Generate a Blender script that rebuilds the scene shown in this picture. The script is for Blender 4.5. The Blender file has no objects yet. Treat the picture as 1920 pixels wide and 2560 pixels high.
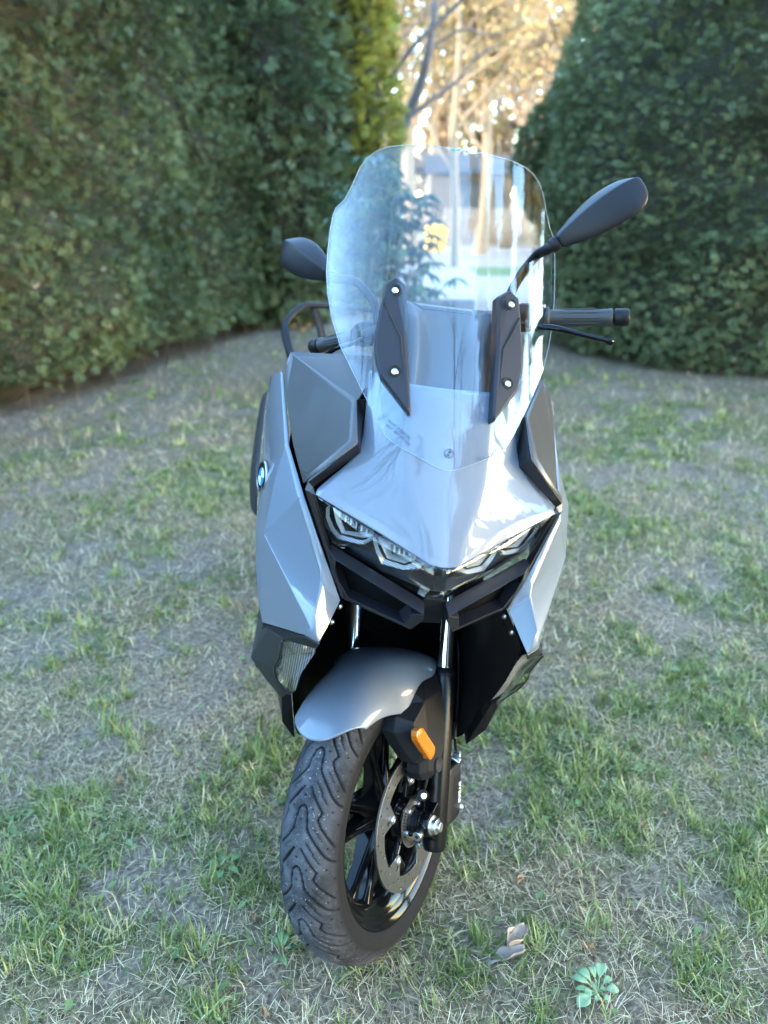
import bpy, bmesh, math, random
import numpy as np
from mathutils import Vector, Matrix

rad = math.radians
rnd = random.Random(7)
rs = np.random.RandomState(11)
C = bpy.context.scene.collection
scene = bpy.context.scene

# ------------------------------------------------------------------ camera, sky, sun, exposure
CAM_H = 1.4094
cam_data = bpy.data.cameras.new('camera')
cam = bpy.data.objects.new('camera', cam_data)
C.objects.link(cam)
cam.location = (0, 0, CAM_H)
cam.rotation_euler = (rad(90 - 21.8), 0, 0)
cam_data.sensor_fit = 'VERTICAL'
cam_data.sensor_height = 36
cam_data.sensor_width = 27
cam_data.lens = 27.42
cam_data.clip_start = 0.02
cam_data.clip_end = 600
cam_data.dof.use_dof = True
cam_data.dof.focus_distance = 1.38
cam_data.dof.aperture_fstop = 2.6
scene.camera = cam

SUN_AZ = math.atan2(-0.25, -0.97)          # direction towards the sun in the ground plane
SUN_EL = rad(6.5)
sun_vec = Vector((math.cos(SUN_AZ) * math.cos(SUN_EL), math.sin(SUN_AZ) * math.cos(SUN_EL), math.sin(SUN_EL)))
world = bpy.data.worlds.new('World')
scene.world = world
world.use_nodes = True
wn = world.node_tree.nodes
wl = world.node_tree.links
bg = wn['Background']
sky = wn.new('ShaderNodeTexSky')
sky.sky_type = 'NISHITA'
sky.sun_disc = False
sky.sun_elevation = SUN_EL
sky.sun_rotation = SUN_AZ - math.pi / 2
sky.air_density = 1.0
sky.dust_density = 0.25
sky.ozone_density = 2.2
wl.new(sky.outputs[0], bg.inputs[0])
bg.inputs[1].default_value = 0.15
sun_data = bpy.data.lights.new('sun', 'SUN')
sun_data.energy = 0.8
sun_data.angle = rad(0.6)
sun_data.color = (1.0, 0.76, 0.52)
sun = bpy.data.objects.new('sun', sun_data)
C.objects.link(sun)
sun.rotation_euler = sun_vec.to_track_quat('Z', 'Y').to_euler()
sun.location = sun_vec * 60
vs = scene.view_settings
vs.view_transform = 'Standard'
vs.look = 'None'
vs.gamma = 1
vs.use_curve_mapping = False
vs.exposure = 5.0
scene.render.engine = 'CYCLES'
scene.cycles.max_bounces = 8
scene.cycles.transparent_max_bounces = 16
scene.cycles.use_denoising = True
scene.cycles.sample_clamp_indirect = 6

# ------------------------------------------------------------------ materials
def mat(name, base=(0.5, 0.5, 0.5), rough=0.5, metal=0.0, coat=0.0, coat_rough=0.03, spec=0.5, ior=1.5,
        var=0.0, var_scale=60.0, bump=0.0, bump_scale=400.0, rough_var=0.0, flake=0.0):
    m = bpy.data.materials.new(name)
    m.use_nodes = True
    nt = m.node_tree
    b = nt.nodes['Principled BSDF']
    b.inputs['Base Color'].default_value = (*base, 1)
    b.inputs['Roughness'].default_value = rough
    b.inputs['Metallic'].default_value = metal
    b.inputs['Coat Weight'].default_value = coat
    b.inputs['Coat Roughness'].default_value = coat_rough
    b.inputs['IOR'].default_value = ior
    b.inputs['Specular IOR Level'].default_value = spec
    tc = nt.nodes.new('ShaderNodeTexCoord')
    if var > 0:
        n = nt.nodes.new('ShaderNodeTexNoise'); n.inputs['Scale'].default_value = var_scale; n.inputs['Detail'].default_value = 6
        nt.links.new(tc.outputs['Object'], n.inputs['Vector'])
        mx = nt.nodes.new('ShaderNodeMix'); mx.data_type = 'RGBA'
        mx.inputs[6].default_value = (*[c * (1 - var) for c in base], 1)
        mx.inputs[7].default_value = (*[min(1, c * (1 + var)) for c in base], 1)
        nt.links.new(n.outputs['Fac'], mx.inputs[0]); nt.links.new(mx.outputs[2], b.inputs['Base Color'])
    if bump > 0:
        n2 = nt.nodes.new('ShaderNodeTexNoise'); n2.inputs['Scale'].default_value = bump_scale; n2.inputs['Detail'].default_value = 3
        nt.links.new(tc.outputs['Object'], n2.inputs['Vector'])
        bp = nt.nodes.new('ShaderNodeBump'); bp.inputs['Strength'].default_value = bump; bp.inputs['Distance'].default_value = 0.001
        nt.links.new(n2.outputs['Fac'], bp.inputs['Height']); nt.links.new(bp.outputs[0], b.inputs['Normal'])
    if rough_var > 0:
        n3 = nt.nodes.new('ShaderNodeTexNoise'); n3.inputs['Scale'].default_value = 18; n3.inputs['Detail'].default_value = 5
        nt.links.new(tc.outputs['Object'], n3.inputs['Vector'])
        mr = nt.nodes.new('ShaderNodeMapRange')
        mr.inputs['To Min'].default_value = max(0.02, rough - rough_var); mr.inputs['To Max'].default_value = rough + rough_var
        nt.links.new(n3.outputs['Fac'], mr.inputs[0]); nt.links.new(mr.outputs[0], b.inputs['Roughness'])
    return m

PAINT = mat('grey_paint', (0.114, 0.135, 0.170), 0.40, 0.0, spec=0.25, coat=0.9, coat_rough=0.015, var=0.02, var_scale=900)
WING = mat('gunmetal_satin', (0.062, 0.060, 0.062), 0.34, 0.35, spec=0.5, bump=0.05, bump_scale=1500, rough_var=0.04)
PLASTIC = mat('black_plastic', (0.005, 0.005, 0.007), 0.45, spec=0.22, bump=0.12, bump_scale=1200, rough_var=0.06)
PADM = mat('pad_plastic', (0.017, 0.017, 0.022), 0.48, spec=0.25, bump=0.14, bump_scale=1300, rough_var=0.05)
DASHM = mat('dash_plastic', (0.035, 0.035, 0.040), 0.45, bump=0.1, bump_scale=1200)
SATIN = mat('satin_black', (0.007, 0.007, 0.010), 0.30, spec=0.6, rough_var=0.05)
MATTE = mat('matte_dark_grey', (0.026, 0.026, 0.027), 0.5, 0.1, spec=0.25, bump=0.06, bump_scale=1500, rough_var=0.05)
INNER = mat('inner_black', (0.003, 0.003, 0.004), 0.6, spec=0.15)
GLOSSB = mat('gloss_black', (0.0025, 0.0025, 0.003), 0.10, spec=0.2, coat=0.0, coat_rough=0.04)
CHROME = mat('chrome', (0.75, 0.76, 0.78), 0.06, 1.0)
STEEL = mat('brushed_steel', (0.26, 0.27, 0.29), 0.33, 1.0, var=0.18, var_scale=90, bump=0.1, bump_scale=700)
BOLT = mat('zinc_bolt', (0.62, 0.63, 0.64), 0.3, 1.0, rough_var=0.1)
RUBBER = mat('grip_rubber', (0.02, 0.02, 0.021), 0.55, bump=0.2, bump_scale=900)
REFL = mat('lamp_reflector', (0.88, 0.89, 0.90), 0.22, 0.6)
MIRR = mat('mirror_shell', (0.007, 0.007, 0.010), 0.42, spec=0.25, rough_var=0.04)
HOLEM = mat('hole_shade', (0.004, 0.004, 0.004), 0.8)  # black fill standing in for the shade inside recesses, grooves and sockets
WHITE_INK = mat('white_print', (0.75, 0.75, 0.75), 0.5)
DARK_INK = mat('dark_print', (0.03, 0.04, 0.06), 0.5)
EMB_BLUE = mat('emblem_blue', (0.02, 0.22, 0.62), 0.25, coat=0.6)
EMB_WHITE = mat('emblem_white', (0.8, 0.8, 0.8), 0.25, coat=0.6)
SEATM = mat('seat_vinyl', (0.02, 0.02, 0.022), 0.5, bump=0.3, bump_scale=600)

def clear_mat(name, tint=(0.97, 0.985, 1.0), rough=0.0, ior=1.5, bump=0.0, bscale=100):
    """thin clear sheet: Fresnel mix of straight transmission and mirror reflection"""
    m = bpy.data.materials.new(name); m.use_nodes = True
    nt = m.node_tree; nt.nodes.clear()
    out = nt.nodes.new('ShaderNodeOutputMaterial')
    tr = nt.nodes.new('ShaderNodeBsdfTransparent'); tr.inputs[0].default_value = (*tint, 1)
    gl = nt.nodes.new('ShaderNodeBsdfGlossy'); gl.inputs['Roughness'].default_value = rough; gl.inputs['Color'].default_value = (1, 1, 1, 1)
    fr = nt.nodes.new('ShaderNodeFresnel'); fr.inputs[0].default_value = ior
    mx = nt.nodes.new('ShaderNodeMixShader')
    # a ray that leaves the sheet goes straight on, so the far face uses the same Fresnel as the near one
    gm = nt.nodes.new('ShaderNodeNewGeometry'); iv_ = nt.nodes.new('ShaderNodeMapRange')
    iv_.inputs['To Min'].default_value = ior; iv_.inputs['To Max'].default_value = 1 / ior
    nt.links.new(gm.outputs['Backfacing'], iv_.inputs[0]); nt.links.new(iv_.outputs[0], fr.inputs[0])
    nt.links.new(fr.outputs[0], mx.inputs[0]); nt.links.new(tr.outputs[0], mx.inputs[1]); nt.links.new(gl.outputs[0], mx.inputs[2])
    nt.links.new(mx.outputs[0], out.inputs[0])
    if bump:
        tc = nt.nodes.new('ShaderNodeTexCoord')
        n = nt.nodes.new('ShaderNodeTexNoise'); n.inputs['Scale'].default_value = bscale; n.inputs['Detail'].default_value = 1
        bp = nt.nodes.new('ShaderNodeBump'); bp.inputs['Strength'].default_value = bump; bp.inputs['Distance'].default_value = 0.002
        nt.links.new(tc.outputs['Object'], n.inputs['Vector']); nt.links.new(n.outputs['Fac'], bp.inputs['Height'])
        nt.links.new(bp.outputs[0], gl.inputs['Normal']); nt.links.new(bp.outputs[0], fr.inputs['Normal'])
    return m

SCREEN = clear_mat('clear_screen', (0.92, 0.955, 0.98), 0.0, 1.46, 0.012, 10)
LENS = clear_mat('clear_lens', (0.93, 0.94, 0.95), 0.0, 1.5)

def lens_glow(name, col, rough=0.15):
    m = mat(name, col, rough, coat=1.0)
    return m
AMBER = mat('amber_reflector', (0.85, 0.22, 0.01), 0.2, coat=1.0)
nt = AMBER.node_tree
_b = nt.nodes['Principled BSDF']
_tc = nt.nodes.new('ShaderNodeTexCoord'); _w = nt.nodes.new('ShaderNodeTexChecker'); _w.inputs['Scale'].default_value = 760
_w.inputs[1].default_value = (0.55, 0.165, 0.008, 1); _w.inputs[2].default_value = (0.38, 0.085, 0.002, 1)
nt.links.new(_tc.outputs['Object'], _w.inputs[0]); nt.links.new(_w.outputs[0], _b.inputs['Base Color'])
DRLM = mat('light_guide', (0.55, 0.60, 0.66), 0.15, coat=1.0)
def stripes(m, scale, lo, hi, axis='DIAGONAL', bump=0.6):
    nt = m.node_tree; b = nt.nodes['Principled BSDF']
    tc = nt.nodes.new('ShaderNodeTexCoord'); w = nt.nodes.new('ShaderNodeTexWave'); w.wave_type = 'BANDS'; w.bands_direction = axis
    w.inputs['Scale'].default_value = scale; w.inputs['Distortion'].default_value = 0.0
    r = nt.nodes.new('ShaderNodeValToRGB'); r.color_ramp.elements[0].color = (*lo, 1); r.color_ramp.elements[1].color = (*hi, 1)
    bp = nt.nodes.new('ShaderNodeBump'); bp.inputs['Strength'].default_value = bump; bp.inputs['Distance'].default_value = 0.002
    nt.links.new(tc.outputs['Object'], w.inputs['Vector']); nt.links.new(w.outputs['Fac'], r.inputs[0]); nt.links.new(r.outputs[0], b.inputs['Base Color'])
    nt.links.new(w.outputs['Fac'], bp.inputs['Height']); nt.links.new(bp.outputs[0], b.inputs['Normal'])
stripes(DRLM, 130, (0.20, 0.23, 0.26), (0.62, 0.65, 0.69), 'DIAGONAL', 0.4)
INDM = mat('indicator_reflector', (0.70, 0.71, 0.71), 0.25, 0.55)
stripes(INDM, 85, (0.22, 0.22, 0.22), (0.85, 0.85, 0.85), 'X', 1.0)

# ------------------------------------------------------------------ mesh helpers
def link(o, parent=None, M=None):
    C.objects.link(o)
    if parent is not None:
        o.parent = parent
    if M is not None:
        o.matrix_local = M
    return o

def mesh_obj(name, verts, faces, m, parent=None, M=None, smooth=False, scale=1.0):
    me = bpy.data.meshes.new(name)
    me.from_pydata([tuple(c * scale for c in v) for v in verts], [], faces)
    me.materials.append(m)
    if smooth:
        me.polygons.foreach_set('use_smooth', [True] * len(me.polygons))
    me.update()
    o = bpy.data.objects.new(name, me)
    return link(o, parent, M)

def orient(me, center):
    """make open shells face away from a point"""
    bm = bmesh.new(); bm.from_mesh(me)
    bmesh.ops.remove_doubles(bm, verts=bm.verts, dist=1e-6)
    bmesh.ops.recalc_face_normals(bm, faces=bm.faces)
    s = sum((f.calc_center_median() - center).dot(f.normal) * f.calc_area() for f in bm.faces)
    if s < 0:
        bmesh.ops.reverse_faces(bm, faces=bm.faces)
    bm.to_mesh(me); bm.free()

def facet(name, verts, faces, m, parent=None, M=None, bev=4.0, thick=3.0, center=(0, 400, 750), seg=3, ang=9, keep=False, sharp=None):
    """panel of flat facets (mm) with rounded creases and real thickness"""
    o = mesh_obj(name, verts, faces, m, parent, M, True, 0.001)
    if not keep:
        orient(o.data, Vector(center) * 0.001)
    if thick:
        s = o.modifiers.new('solid', 'SOLIDIFY'); s.thickness = thick * 0.001; s.offset = -1
    if bev:
        b = o.modifiers.new('bevel', 'BEVEL'); b.width = bev * 0.001; b.segments = seg; b.limit_method = 'ANGLE'; b.angle_limit = rad(ang)
        b.harden_normals = True
        if sharp:
            b.limit_method = 'WEIGHT'; b.harden_normals = False
            me = o.data
            key = lambda v: tuple(round(c, 4) for c in v)
            want = {frozenset((key(Vector(verts[i]) * 0.001), key(Vector(verts[j]) * 0.001))) for i, j in sharp}
            w = me.attributes.new('bevel_weight_edge', 'FLOAT', 'EDGE')
            w.data.foreach_set('value', [1.0 if frozenset((key(me.vertices[e.vertices[0]].co), key(me.vertices[e.vertices[1]].co))) in want else 0.0 for e in me.edges])
            wn_ = o.modifiers.new('normals', 'WEIGHTED_NORMAL'); wn_.weight = 60; wn_.keep_sharp = True
    return o

def flip(vs_):
    return [(-x, y, z) for x, y, z in vs_]

def both(name, verts, faces, m, parent, **k):
    a = facet(name, verts, faces, m, parent, **k)
    b = facet(name, flip(verts), [f[::-1] for f in faces], m, parent, **k)
    return a, b

def grid(name, rows, m, parent=None, M=None, sub=2, thick=3.0, crease_rows=(), crease_cols=(), edge=0.9, center=(0, 400, 750), mirror=True, flat_sub=False):
    if mirror:
        rows = [[(-x, y, z) for x, y, z in r[:0:-1]] + list(r) for r in rows]
    n = len(rows[0]); R_ = len(rows)
    verts = [v for r in rows for v in r]
    faces = [(i * n + j, i * n + j + 1, (i + 1) * n + j + 1, (i + 1) * n + j) for i in range(R_ - 1) for j in range(n - 1)]
    o = mesh_obj(name, verts, faces, m, parent, M, True, 0.001)
    orient(o.data, Vector(center) * 0.001)
    me = o.data
    bm = bmesh.new(); bm.from_mesh(me)
    cl = bm.edges.layers.float.get('crease_edge') or bm.edges.layers.float.new('crease_edge')
    half = n // 2 if mirror else 0
    bm.verts.ensure_lookup_table()
    pos = {}
    for i in range(R_):
        for j in range(n):
            v = Vector(rows[i][j]) * 0.001
            pos[(round(v.x, 5), round(v.y, 5), round(v.z, 5))] = (i, j)
    cc = set()
    for c_ in crease_cols:
        cc |= ({half + c_, half - c_} if mirror else {c_})
    for e in bm.edges:
        k = [pos.get((round(v.co.x, 5), round(v.co.y, 5), round(v.co.z, 5))) for v in e.verts]
        if None in k:
            continue
        if e.is_boundary:
            e[cl] = edge
        elif k[0][0] == k[1][0] and k[0][0] in crease_rows:
            e[cl] = 0.85
        elif k[0][1] == k[1][1] and k[0][1] in cc:
            e[cl] = 0.75
    bm.to_mesh(me); bm.free()
    s = o.modifiers.new('sub', 'SUBSURF'); s.levels = sub; s.render_levels = sub; s.boundary_smooth = 'PRESERVE_CORNERS'
    if thick:
        s = o.modifiers.new('solid', 'SOLIDIFY'); s.thickness = thick * 0.001; s.offset = -1
    return o

def tube(name, pts, radii, m, parent=None, M=None, n=10, caps=True, smooth_path=True, scale=0.001, flat=None):
    """tube along a point list (mm); flat=(a,b) squashes the section"""
    P = [Vector(p) * scale for p in pts]
    if isinstance(radii, (int, float)):
        radii = [radii] * len(P)
    if smooth_path and len(P) > 2:
        Q, Rr = [], []
        for i in range(len(P) - 1):
            p0, p1, p2, p3 = P[max(i - 1, 0)], P[i], P[i + 1], P[min(i + 2, len(P) - 1)]
            for k in range(5):
                t = k / 5
                Q.append(0.5 * ((2 * p1) + (-p0 + p2) * t + (2 * p0 - 5 * p1 + 4 * p2 - p3) * t * t + (-p0 + 3 * p1 - 3 * p2 + p3) * t ** 3))
                Rr.append(radii[i] * (1 - t) + radii[i + 1] * t)
        Q.append(P[-1]); Rr.append(radii[-1]); P, radii = Q, Rr
    vs_, fs = [], []
    up = None
    for i, p in enumerate(P):
        d = (P[min(i + 1, len(P) - 1)] - P[max(i - 1, 0)]).normalized()
        if up is None:
            up = d.orthogonal().normalized()
        up = (up - d * up.dot(d)).normalized()
        s = d.cross(up)
        for k in range(n):
            a = 2 * math.pi * k / n
            fa, fb = flat if flat else (1, 1)
            vs_.append(p + (up * math.cos(a) * fa + s * math.sin(a) * fb) * radii[i] * scale)
    for i in range(len(P) - 1):
        for k in range(n):
            fs.append((i * n + k, i * n + (k + 1) % n, (i + 1) * n + (k + 1) % n, (i + 1) * n + k))
    if caps:
        fs.append(tuple(range(n))[::-1]); fs.append(tuple(range((len(P) - 1) * n, len(P) * n)))
    o = mesh_obj(name, vs_, fs, m, parent, M, True)
    if caps:
        e = o.modifiers.new('bevel', 'BEVEL'); e.width = 0.0012; e.segments = 2; e.limit_method = 'ANGLE'; e.angle_limit = rad(50); e.harden_normals = True
    return o

def lathe(name, prof, m, parent=None, M=None, n=64, axis='x', closed=False, bev=0.0008):
    """profile of (axial, radius) in m turned round x"""
    vs_, fs = [], []
    K = len(prof)
    for i in range(n):
        a = 2 * math.pi * i / n
        for (ax, r) in prof:
            vs_.append((ax, -r * math.cos(a), r * math.sin(a)))
    for i in range(n):
        j = (i + 1) % n
        for k in range(K - 1 if not closed else K):
            k2 = (k + 1) % K
            fs.append((i * K + k, i * K + k2, j * K + k2, j * K + k))
    o = mesh_obj(name, vs_, fs, m, parent, M, True)
    bm = bmesh.new(); bm.from_mesh(o.data)
    bmesh.ops.remove_doubles(bm, verts=bm.verts, dist=1e-6)
    bmesh.ops.recalc_face_normals(bm, faces=bm.faces)
    bm.to_mesh(o.data); bm.free()
    if bev:
        e = o.modifiers.new('bevel', 'BEVEL'); e.width = bev; e.segments = 2; e.limit_method = 'ANGLE'; e.angle_limit = rad(35); e.harden_normals = True
    return o

def plate(name, outer, holes, thick, m, parent=None, M=None, bev=0.0):
    """flat plate in the local yz plane, thickness along x, with real holes (outlines in m)"""
    cu = bpy.data.curves.new(name, 'CURVE'); cu.dimensions = '2D'; cu.fill_mode = 'BOTH'; cu.extrude = thick / 2
    cu.bevel_depth = bev
    for pl in [outer] + holes:
        sp = cu.splines.new('POLY'); sp.points.add(len(pl) - 1); sp.use_cyclic_u = True
        for p, q in zip(sp.points, pl):
            p.co = (q[0], q[1], 0, 1)
    tmp = bpy.data.objects.new('tmp_plate', cu); C.objects.link(tmp)
    dg = bpy.context.evaluated_depsgraph_get()
    me = bpy.data.meshes.new_from_object(tmp.evaluated_get(dg))
    bpy.data.objects.remove(tmp); bpy.data.curves.remove(cu)
    # curve xy -> local y,z ; extrude z -> local x
    me.transform(Matrix(((0, 0, 1, 0), (1, 0, 0, 0), (0, 1, 0, 0), (0, 0, 0, 1))))
    me.name = name
    me.materials.clear(); me.materials.append(m)
    o = bpy.data.objects.new(name, me)
    return link(o, parent, M)

def text_obj(name, s, size, m, parent, M, align='CENTER', depth=0.0002):
    cu = bpy.data.curves.new(name, 'FONT'); cu.body = s; cu.size = size; cu.align_x = align; cu.align_y = 'CENTER'; cu.extrude = depth
    tmp = bpy.data.objects.new('tmp_text', cu); C.objects.link(tmp)
    dg = bpy.context.evaluated_depsgraph_get()
    me = bpy.data.meshes.new_from_object(tmp.evaluated_get(dg))
    bpy.data.objects.remove(tmp); bpy.data.curves.remove(cu)
    me.materials.clear(); me.materials.append(m); me.name = name
    o = bpy.data.objects.new(name, me)
    return link(o, parent, M)

def circle(r, n=32, c=(0, 0)):
    return [(c[0] + r * math.cos(2 * math.pi * i / n), c[1] + r * math.sin(2 * math.pi * i / n)) for i in range(n)]

def empty(name, parent=None, M=None):
    o = bpy.data.objects.new(name, None); o.empty_display_size = 0.1
    return link(o, parent, M)

def tag(o, label, cat, group=None):
    o['label'] = label; o['category'] = cat
    if group:
        o['group'] = group
    return o

def frame_matrix(ex, ey, ez, o):
    return Matrix(((ex[0], ey[0], ez[0], o[0]), (ex[1], ey[1], ez[1], o[1]), (ex[2], ey[2], ez[2], o[2]), (0, 0, 0, 1)))

def look_matrix(o, normal, up):
    """frame with local z along normal and local y towards up"""
    z = Vector(normal).normalized(); x = Vector(up).cross(z).normalized(); y = z.cross(x)
    return frame_matrix(x, y, z, o)

# ------------------------------------------------------------------ numpy helpers for the setting
def vnoise(x, y, seed=0):
    """smooth value noise in 0..1"""
    r_ = np.random.RandomState(seed).rand(64, 64)
    xi = np.floor(x).astype(int); yi = np.floor(y).astype(int)
    fx = x - xi; fy = y - yi
    fx = fx * fx * (3 - 2 * fx); fy = fy * fy * (3 - 2 * fy)
    g = lambda a, b: r_[a % 64, b % 64]
    return (g(xi, yi) * (1 - fx) + g(xi + 1, yi) * fx) * (1 - fy) + (g(xi, yi + 1) * (1 - fx) + g(xi + 1, yi + 1) * fx) * fy

def fbm(x, y, scale, seed, octv=3):
    s, a, t = 0, 1, 0
    for k in range(octv):
        s = s + a * vnoise(np.asarray(x) / scale * 2 ** k + 17.3 * k, np.asarray(y) / scale * 2 ** k + 5.1 * k, seed + k)
        t += a; a *= 0.5
    return s / t

def np_obj(name, co, quads, m, parent=None, smooth=False, attrs=None, kind=None):
    me = bpy.data.meshes.new(name)
    co = np.ascontiguousarray(co, dtype=np.float32).reshape(-1, 3)
    quads = np.ascontiguousarray(quads, dtype=np.int32)
    k = quads.shape[1]
    me.vertices.add(len(co)); me.vertices.foreach_set('co', co.reshape(-1))
    me.loops.add(quads.size); me.loops.foreach_set('vertex_index', quads.reshape(-1))
    me.polygons.add(len(quads)); me.polygons.foreach_set('loop_start', np.arange(0, quads.size, k, dtype=np.int32))
    me.polygons.foreach_set('use_smooth', np.full(len(quads), smooth))
    me.update(calc_edges=True)
    for an, (dom, val) in (attrs or {}).items():
        a = me.attributes.new(an, 'FLOAT', dom)
        a.data.foreach_set('value', np.ascontiguousarray(val, dtype=np.float32).reshape(-1))
    me.materials.append(m)
    o = bpy.data.objects.new(name, me)
    if kind:
        o['kind'] = kind
    return link(o, parent)

def tint_mat(name, stops, rough=0.5, transl=0.0, attr='tint', spec=0.4):
    m = bpy.data.materials.new(name); m.use_nodes = True
    nt = m.node_tree; b = nt.nodes['Principled BSDF']
    at = nt.nodes.new('ShaderNodeAttribute'); at.attribute_name = attr
    r = nt.nodes.new('ShaderNodeValToRGB'); el = r.color_ramp.elements
    el[0].position, el[0].color = stops[0][0], (*stops[0][1], 1)
    el[1].position, el[1].color = stops[-1][0], (*stops[-1][1], 1)
    for p, c in stops[1:-1]:
        e = el.new(p); e.color = (*c, 1)
    nt.links.new(at.outputs['Fac'], r.inputs[0]); nt.links.new(r.outputs[0], b.inputs['Base Color'])
    b.inputs['Roughness'].default_value = rough; b.inputs['Specular IOR Level'].default_value = spec
    if transl:
        out = [n for n in nt.nodes if n.type == 'OUTPUT_MATERIAL'][0]
        t = nt.nodes.new('ShaderNodeBsdfTranslucent'); mx = nt.nodes.new('ShaderNodeMixShader'); mx.inputs[0].default_value = transl
        nt.links.new(r.outputs[0], t.inputs[0]); nt.links.new(b.outputs[0], mx.inputs[1]); nt.links.new(t.outputs[0], mx.inputs[2])
        nt.links.new(mx.outputs[0], out.inputs[0])
    return m

# ------------------------------------------------------------------ ground
def axis_pts(lo, hi, step, far_lo, far_hi):
    a = list(np.arange(lo, hi, step))
    s = step; p = lo; L = []
    while p > far_lo:
        s *= 1.25; p -= s; L.append(p)
    s = step; p = a[-1]; R_ = []
    while p < far_hi:
        s *= 1.25; p += s; R_.append(p)
    return np.array(L[::-1] + a + R_)

def hedge_x(y):                                   # foot of the left hedge
    return np.interp(y, [-8, 5.26, 6.36, 8.53, 9.72, 11], [-6.3, -2.66, -2.21, -1.65, -1.12, -0.9])

DIRT = [(1.04, 2.47, 0.2, 1), (0.52, 2.04, 0.13, 0.9), (0.58, 1.31, 0.09, 0.8), (0.69, 1.24, 0.08, 0.9), (0.21, 1.13, 0.1, 0.8), (-1.4, 2.65, 0.25, 0.95), (-0.3, 1.48, 0.12, 0.8), (-1.14, 2.28, 0.22, 0.8), (-0.16, 1.63, 0.14, 0.8), (-0.96, 1.7, 0.16, 0.7), (-0.74, 2.12, 0.15, 0.7), (1.9, 3.69, 0.35, 0.9), (1.63, 5.87, 0.5, 0.6), (-1.14, 7.13, 0.6, 0.8), (-1.79, 5.59, 0.5, 0.7), (-0.53, 1.1, 0.08, 0.7), (0.67, 1.16, 0.08, 0.8), (0.45, 1.02, 0.09, 0.7), (-0.33, 1.2, 0.1, 0.6), (-0.05, 2.6, 0.5, 0.5)]
LUSH = [(-0.97, 2.28, 0.09), (-0.8, 1.51, 0.13), (-0.69, 1.26, 0.11), (-0.34, 1.72, 0.14), (-0.75, 1.82, 0.12), (0.2, 1.41, 0.13), (0.36, 1.88, 0.16), (0.48, 1.58, 0.2), (1.17, 2.61, 0.12), (-0.99, 4.29, 0.4), (-1.36, 3.5, 0.35), (1.67, 4.76, 0.5), (1.04, 2.02, 0.2), (0.14, 1.11, 0.09), (-0.36, 1.09, 0.12), (-1.01, 2.89, 0.25), (1.0, 3.4, 0.35), (0.66, 1.1, 0.1), (0.15, 2.3, 0.15)]

def lawn_fields(x, y):
    g = fbm(x, y, 0.45, 3, 2) * 0.42 + fbm(x, y, 0.14, 9, 2) * 0.40 + fbm(x, y, 0.05, 13, 1) * 0.18
    g = g + 0.035 * np.clip(x, -1.5, 1.5)
    d = np.zeros_like(g)
    for (cx, cy, r, a) in DIRT:
        q = np.exp(-(((x - cx) / r) ** 2 + ((y - cy) / (r * 1.1)) ** 2) * 1.2)
        d = np.maximum(d, a * q * (0.55 + 0.9 * fbm(x, y, 0.12, 31, 2)))
    for (cx, cy, r) in LUSH:
        g = g + 0.15 * np.exp(-(((x - cx) / r) ** 2 + ((y - cy) / r) ** 2))
    d = np.maximum(d, 0.95 * np.clip((fbm(x, y, 0.26, 37, 3) - 0.565) * 7, 0, 1))
    # bare strips at the foot of the hedges
    hl = x - hedge_x(y)
    strip = (0.30 + 0.75 * fbm(x, y, .22, 73, 2)) * np.exp(-np.clip(hl + 0.05 - 0.62 * fbm(x, y, 0.7, 71, 3), 0, 9) / 0.20)
    ry = np.hypot(x - 3.45, y - 8.3) - 1.85
    strip = np.maximum(strip, (0.30 + 0.75 * fbm(x, y, .22, 79, 2)) * np.exp(-np.clip(ry - 0.0 - 0.60 * fbm(x, y, 0.7, 77, 3), 0, 9) / 0.20))
    far = np.clip((y - 8.2 - 1.2 * fbm(x, y, 1.5, 55, 2)) / 1.2, 0, 1)
    d = np.clip(np.maximum(np.maximum(d, strip), far), 0, 1)
    return np.clip(g, 0, 1), d, far

gx = axis_pts(-3.2, 3.6, 0.035, -260, 260); gy = axis_pts(0.2, 10.6, 0.035, -120, 520)
GX, GY = np.meshgrid(gx, gy, indexing='ij')
near = np.clip(1 - np.maximum(np.abs(GX) - 3.4, 0) / 2, 0, 1) * np.clip(1 - np.maximum(GY - 10, 0) / 3, 0, 1) * np.clip(1 - np.maximum(0.3 - GY, 0) / 2, 0, 1)
def ground_z(x, y):
    z = (fbm(x, y, 0.5, 21, 3) - 0.5) * 0.030 + (fbm(x, y, 0.09, 25, 2) - 0.5) * 0.014
    k = np.exp(-((x + 0.05) ** 2 + (y - 1.22) ** 2) / 0.10)        # flat where the tyre stands
    return z * (1 - k) - 0.004
GZ = np.where(near > 0, ground_z(GX, GY) * near, 0)
GG, GD, GF = lawn_fields(GX, GY)
GF = np.where(np.abs(GX) > 14, np.clip(GF, 0, .5), GF)
ny_ = len(gy); nx_ = len(gx)
i = np.arange(nx_ - 1)[:, None]; j = np.arange(ny_ - 1)[None]
gq = np.stack([i * ny_ + j, (i + 1) * ny_ + j, (i + 1) * ny_ + j + 1, i * ny_ + j + 1], -1).reshape(-1, 4)
GROUND = bpy.data.materials.new('lawn_soil'); GROUND.use_nodes = True
nt = GROUND.node_tree; b = nt.nodes['Principled BSDF']; b.inputs['Roughness'].default_value = 0.95; b.inputs['Specular IOR Level'].default_value = 0.15
tc = nt.nodes.new('ShaderNodeTexCoord')
def N(t, **k):
    n = nt.nodes.new(t)
    for a, v in k.items():
        n.inputs[a].default_value = v
    return n
def attr(nm):
    a = nt.nodes.new('ShaderNodeAttribute'); a.attribute_name = nm; return a.outputs['Fac']
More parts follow.
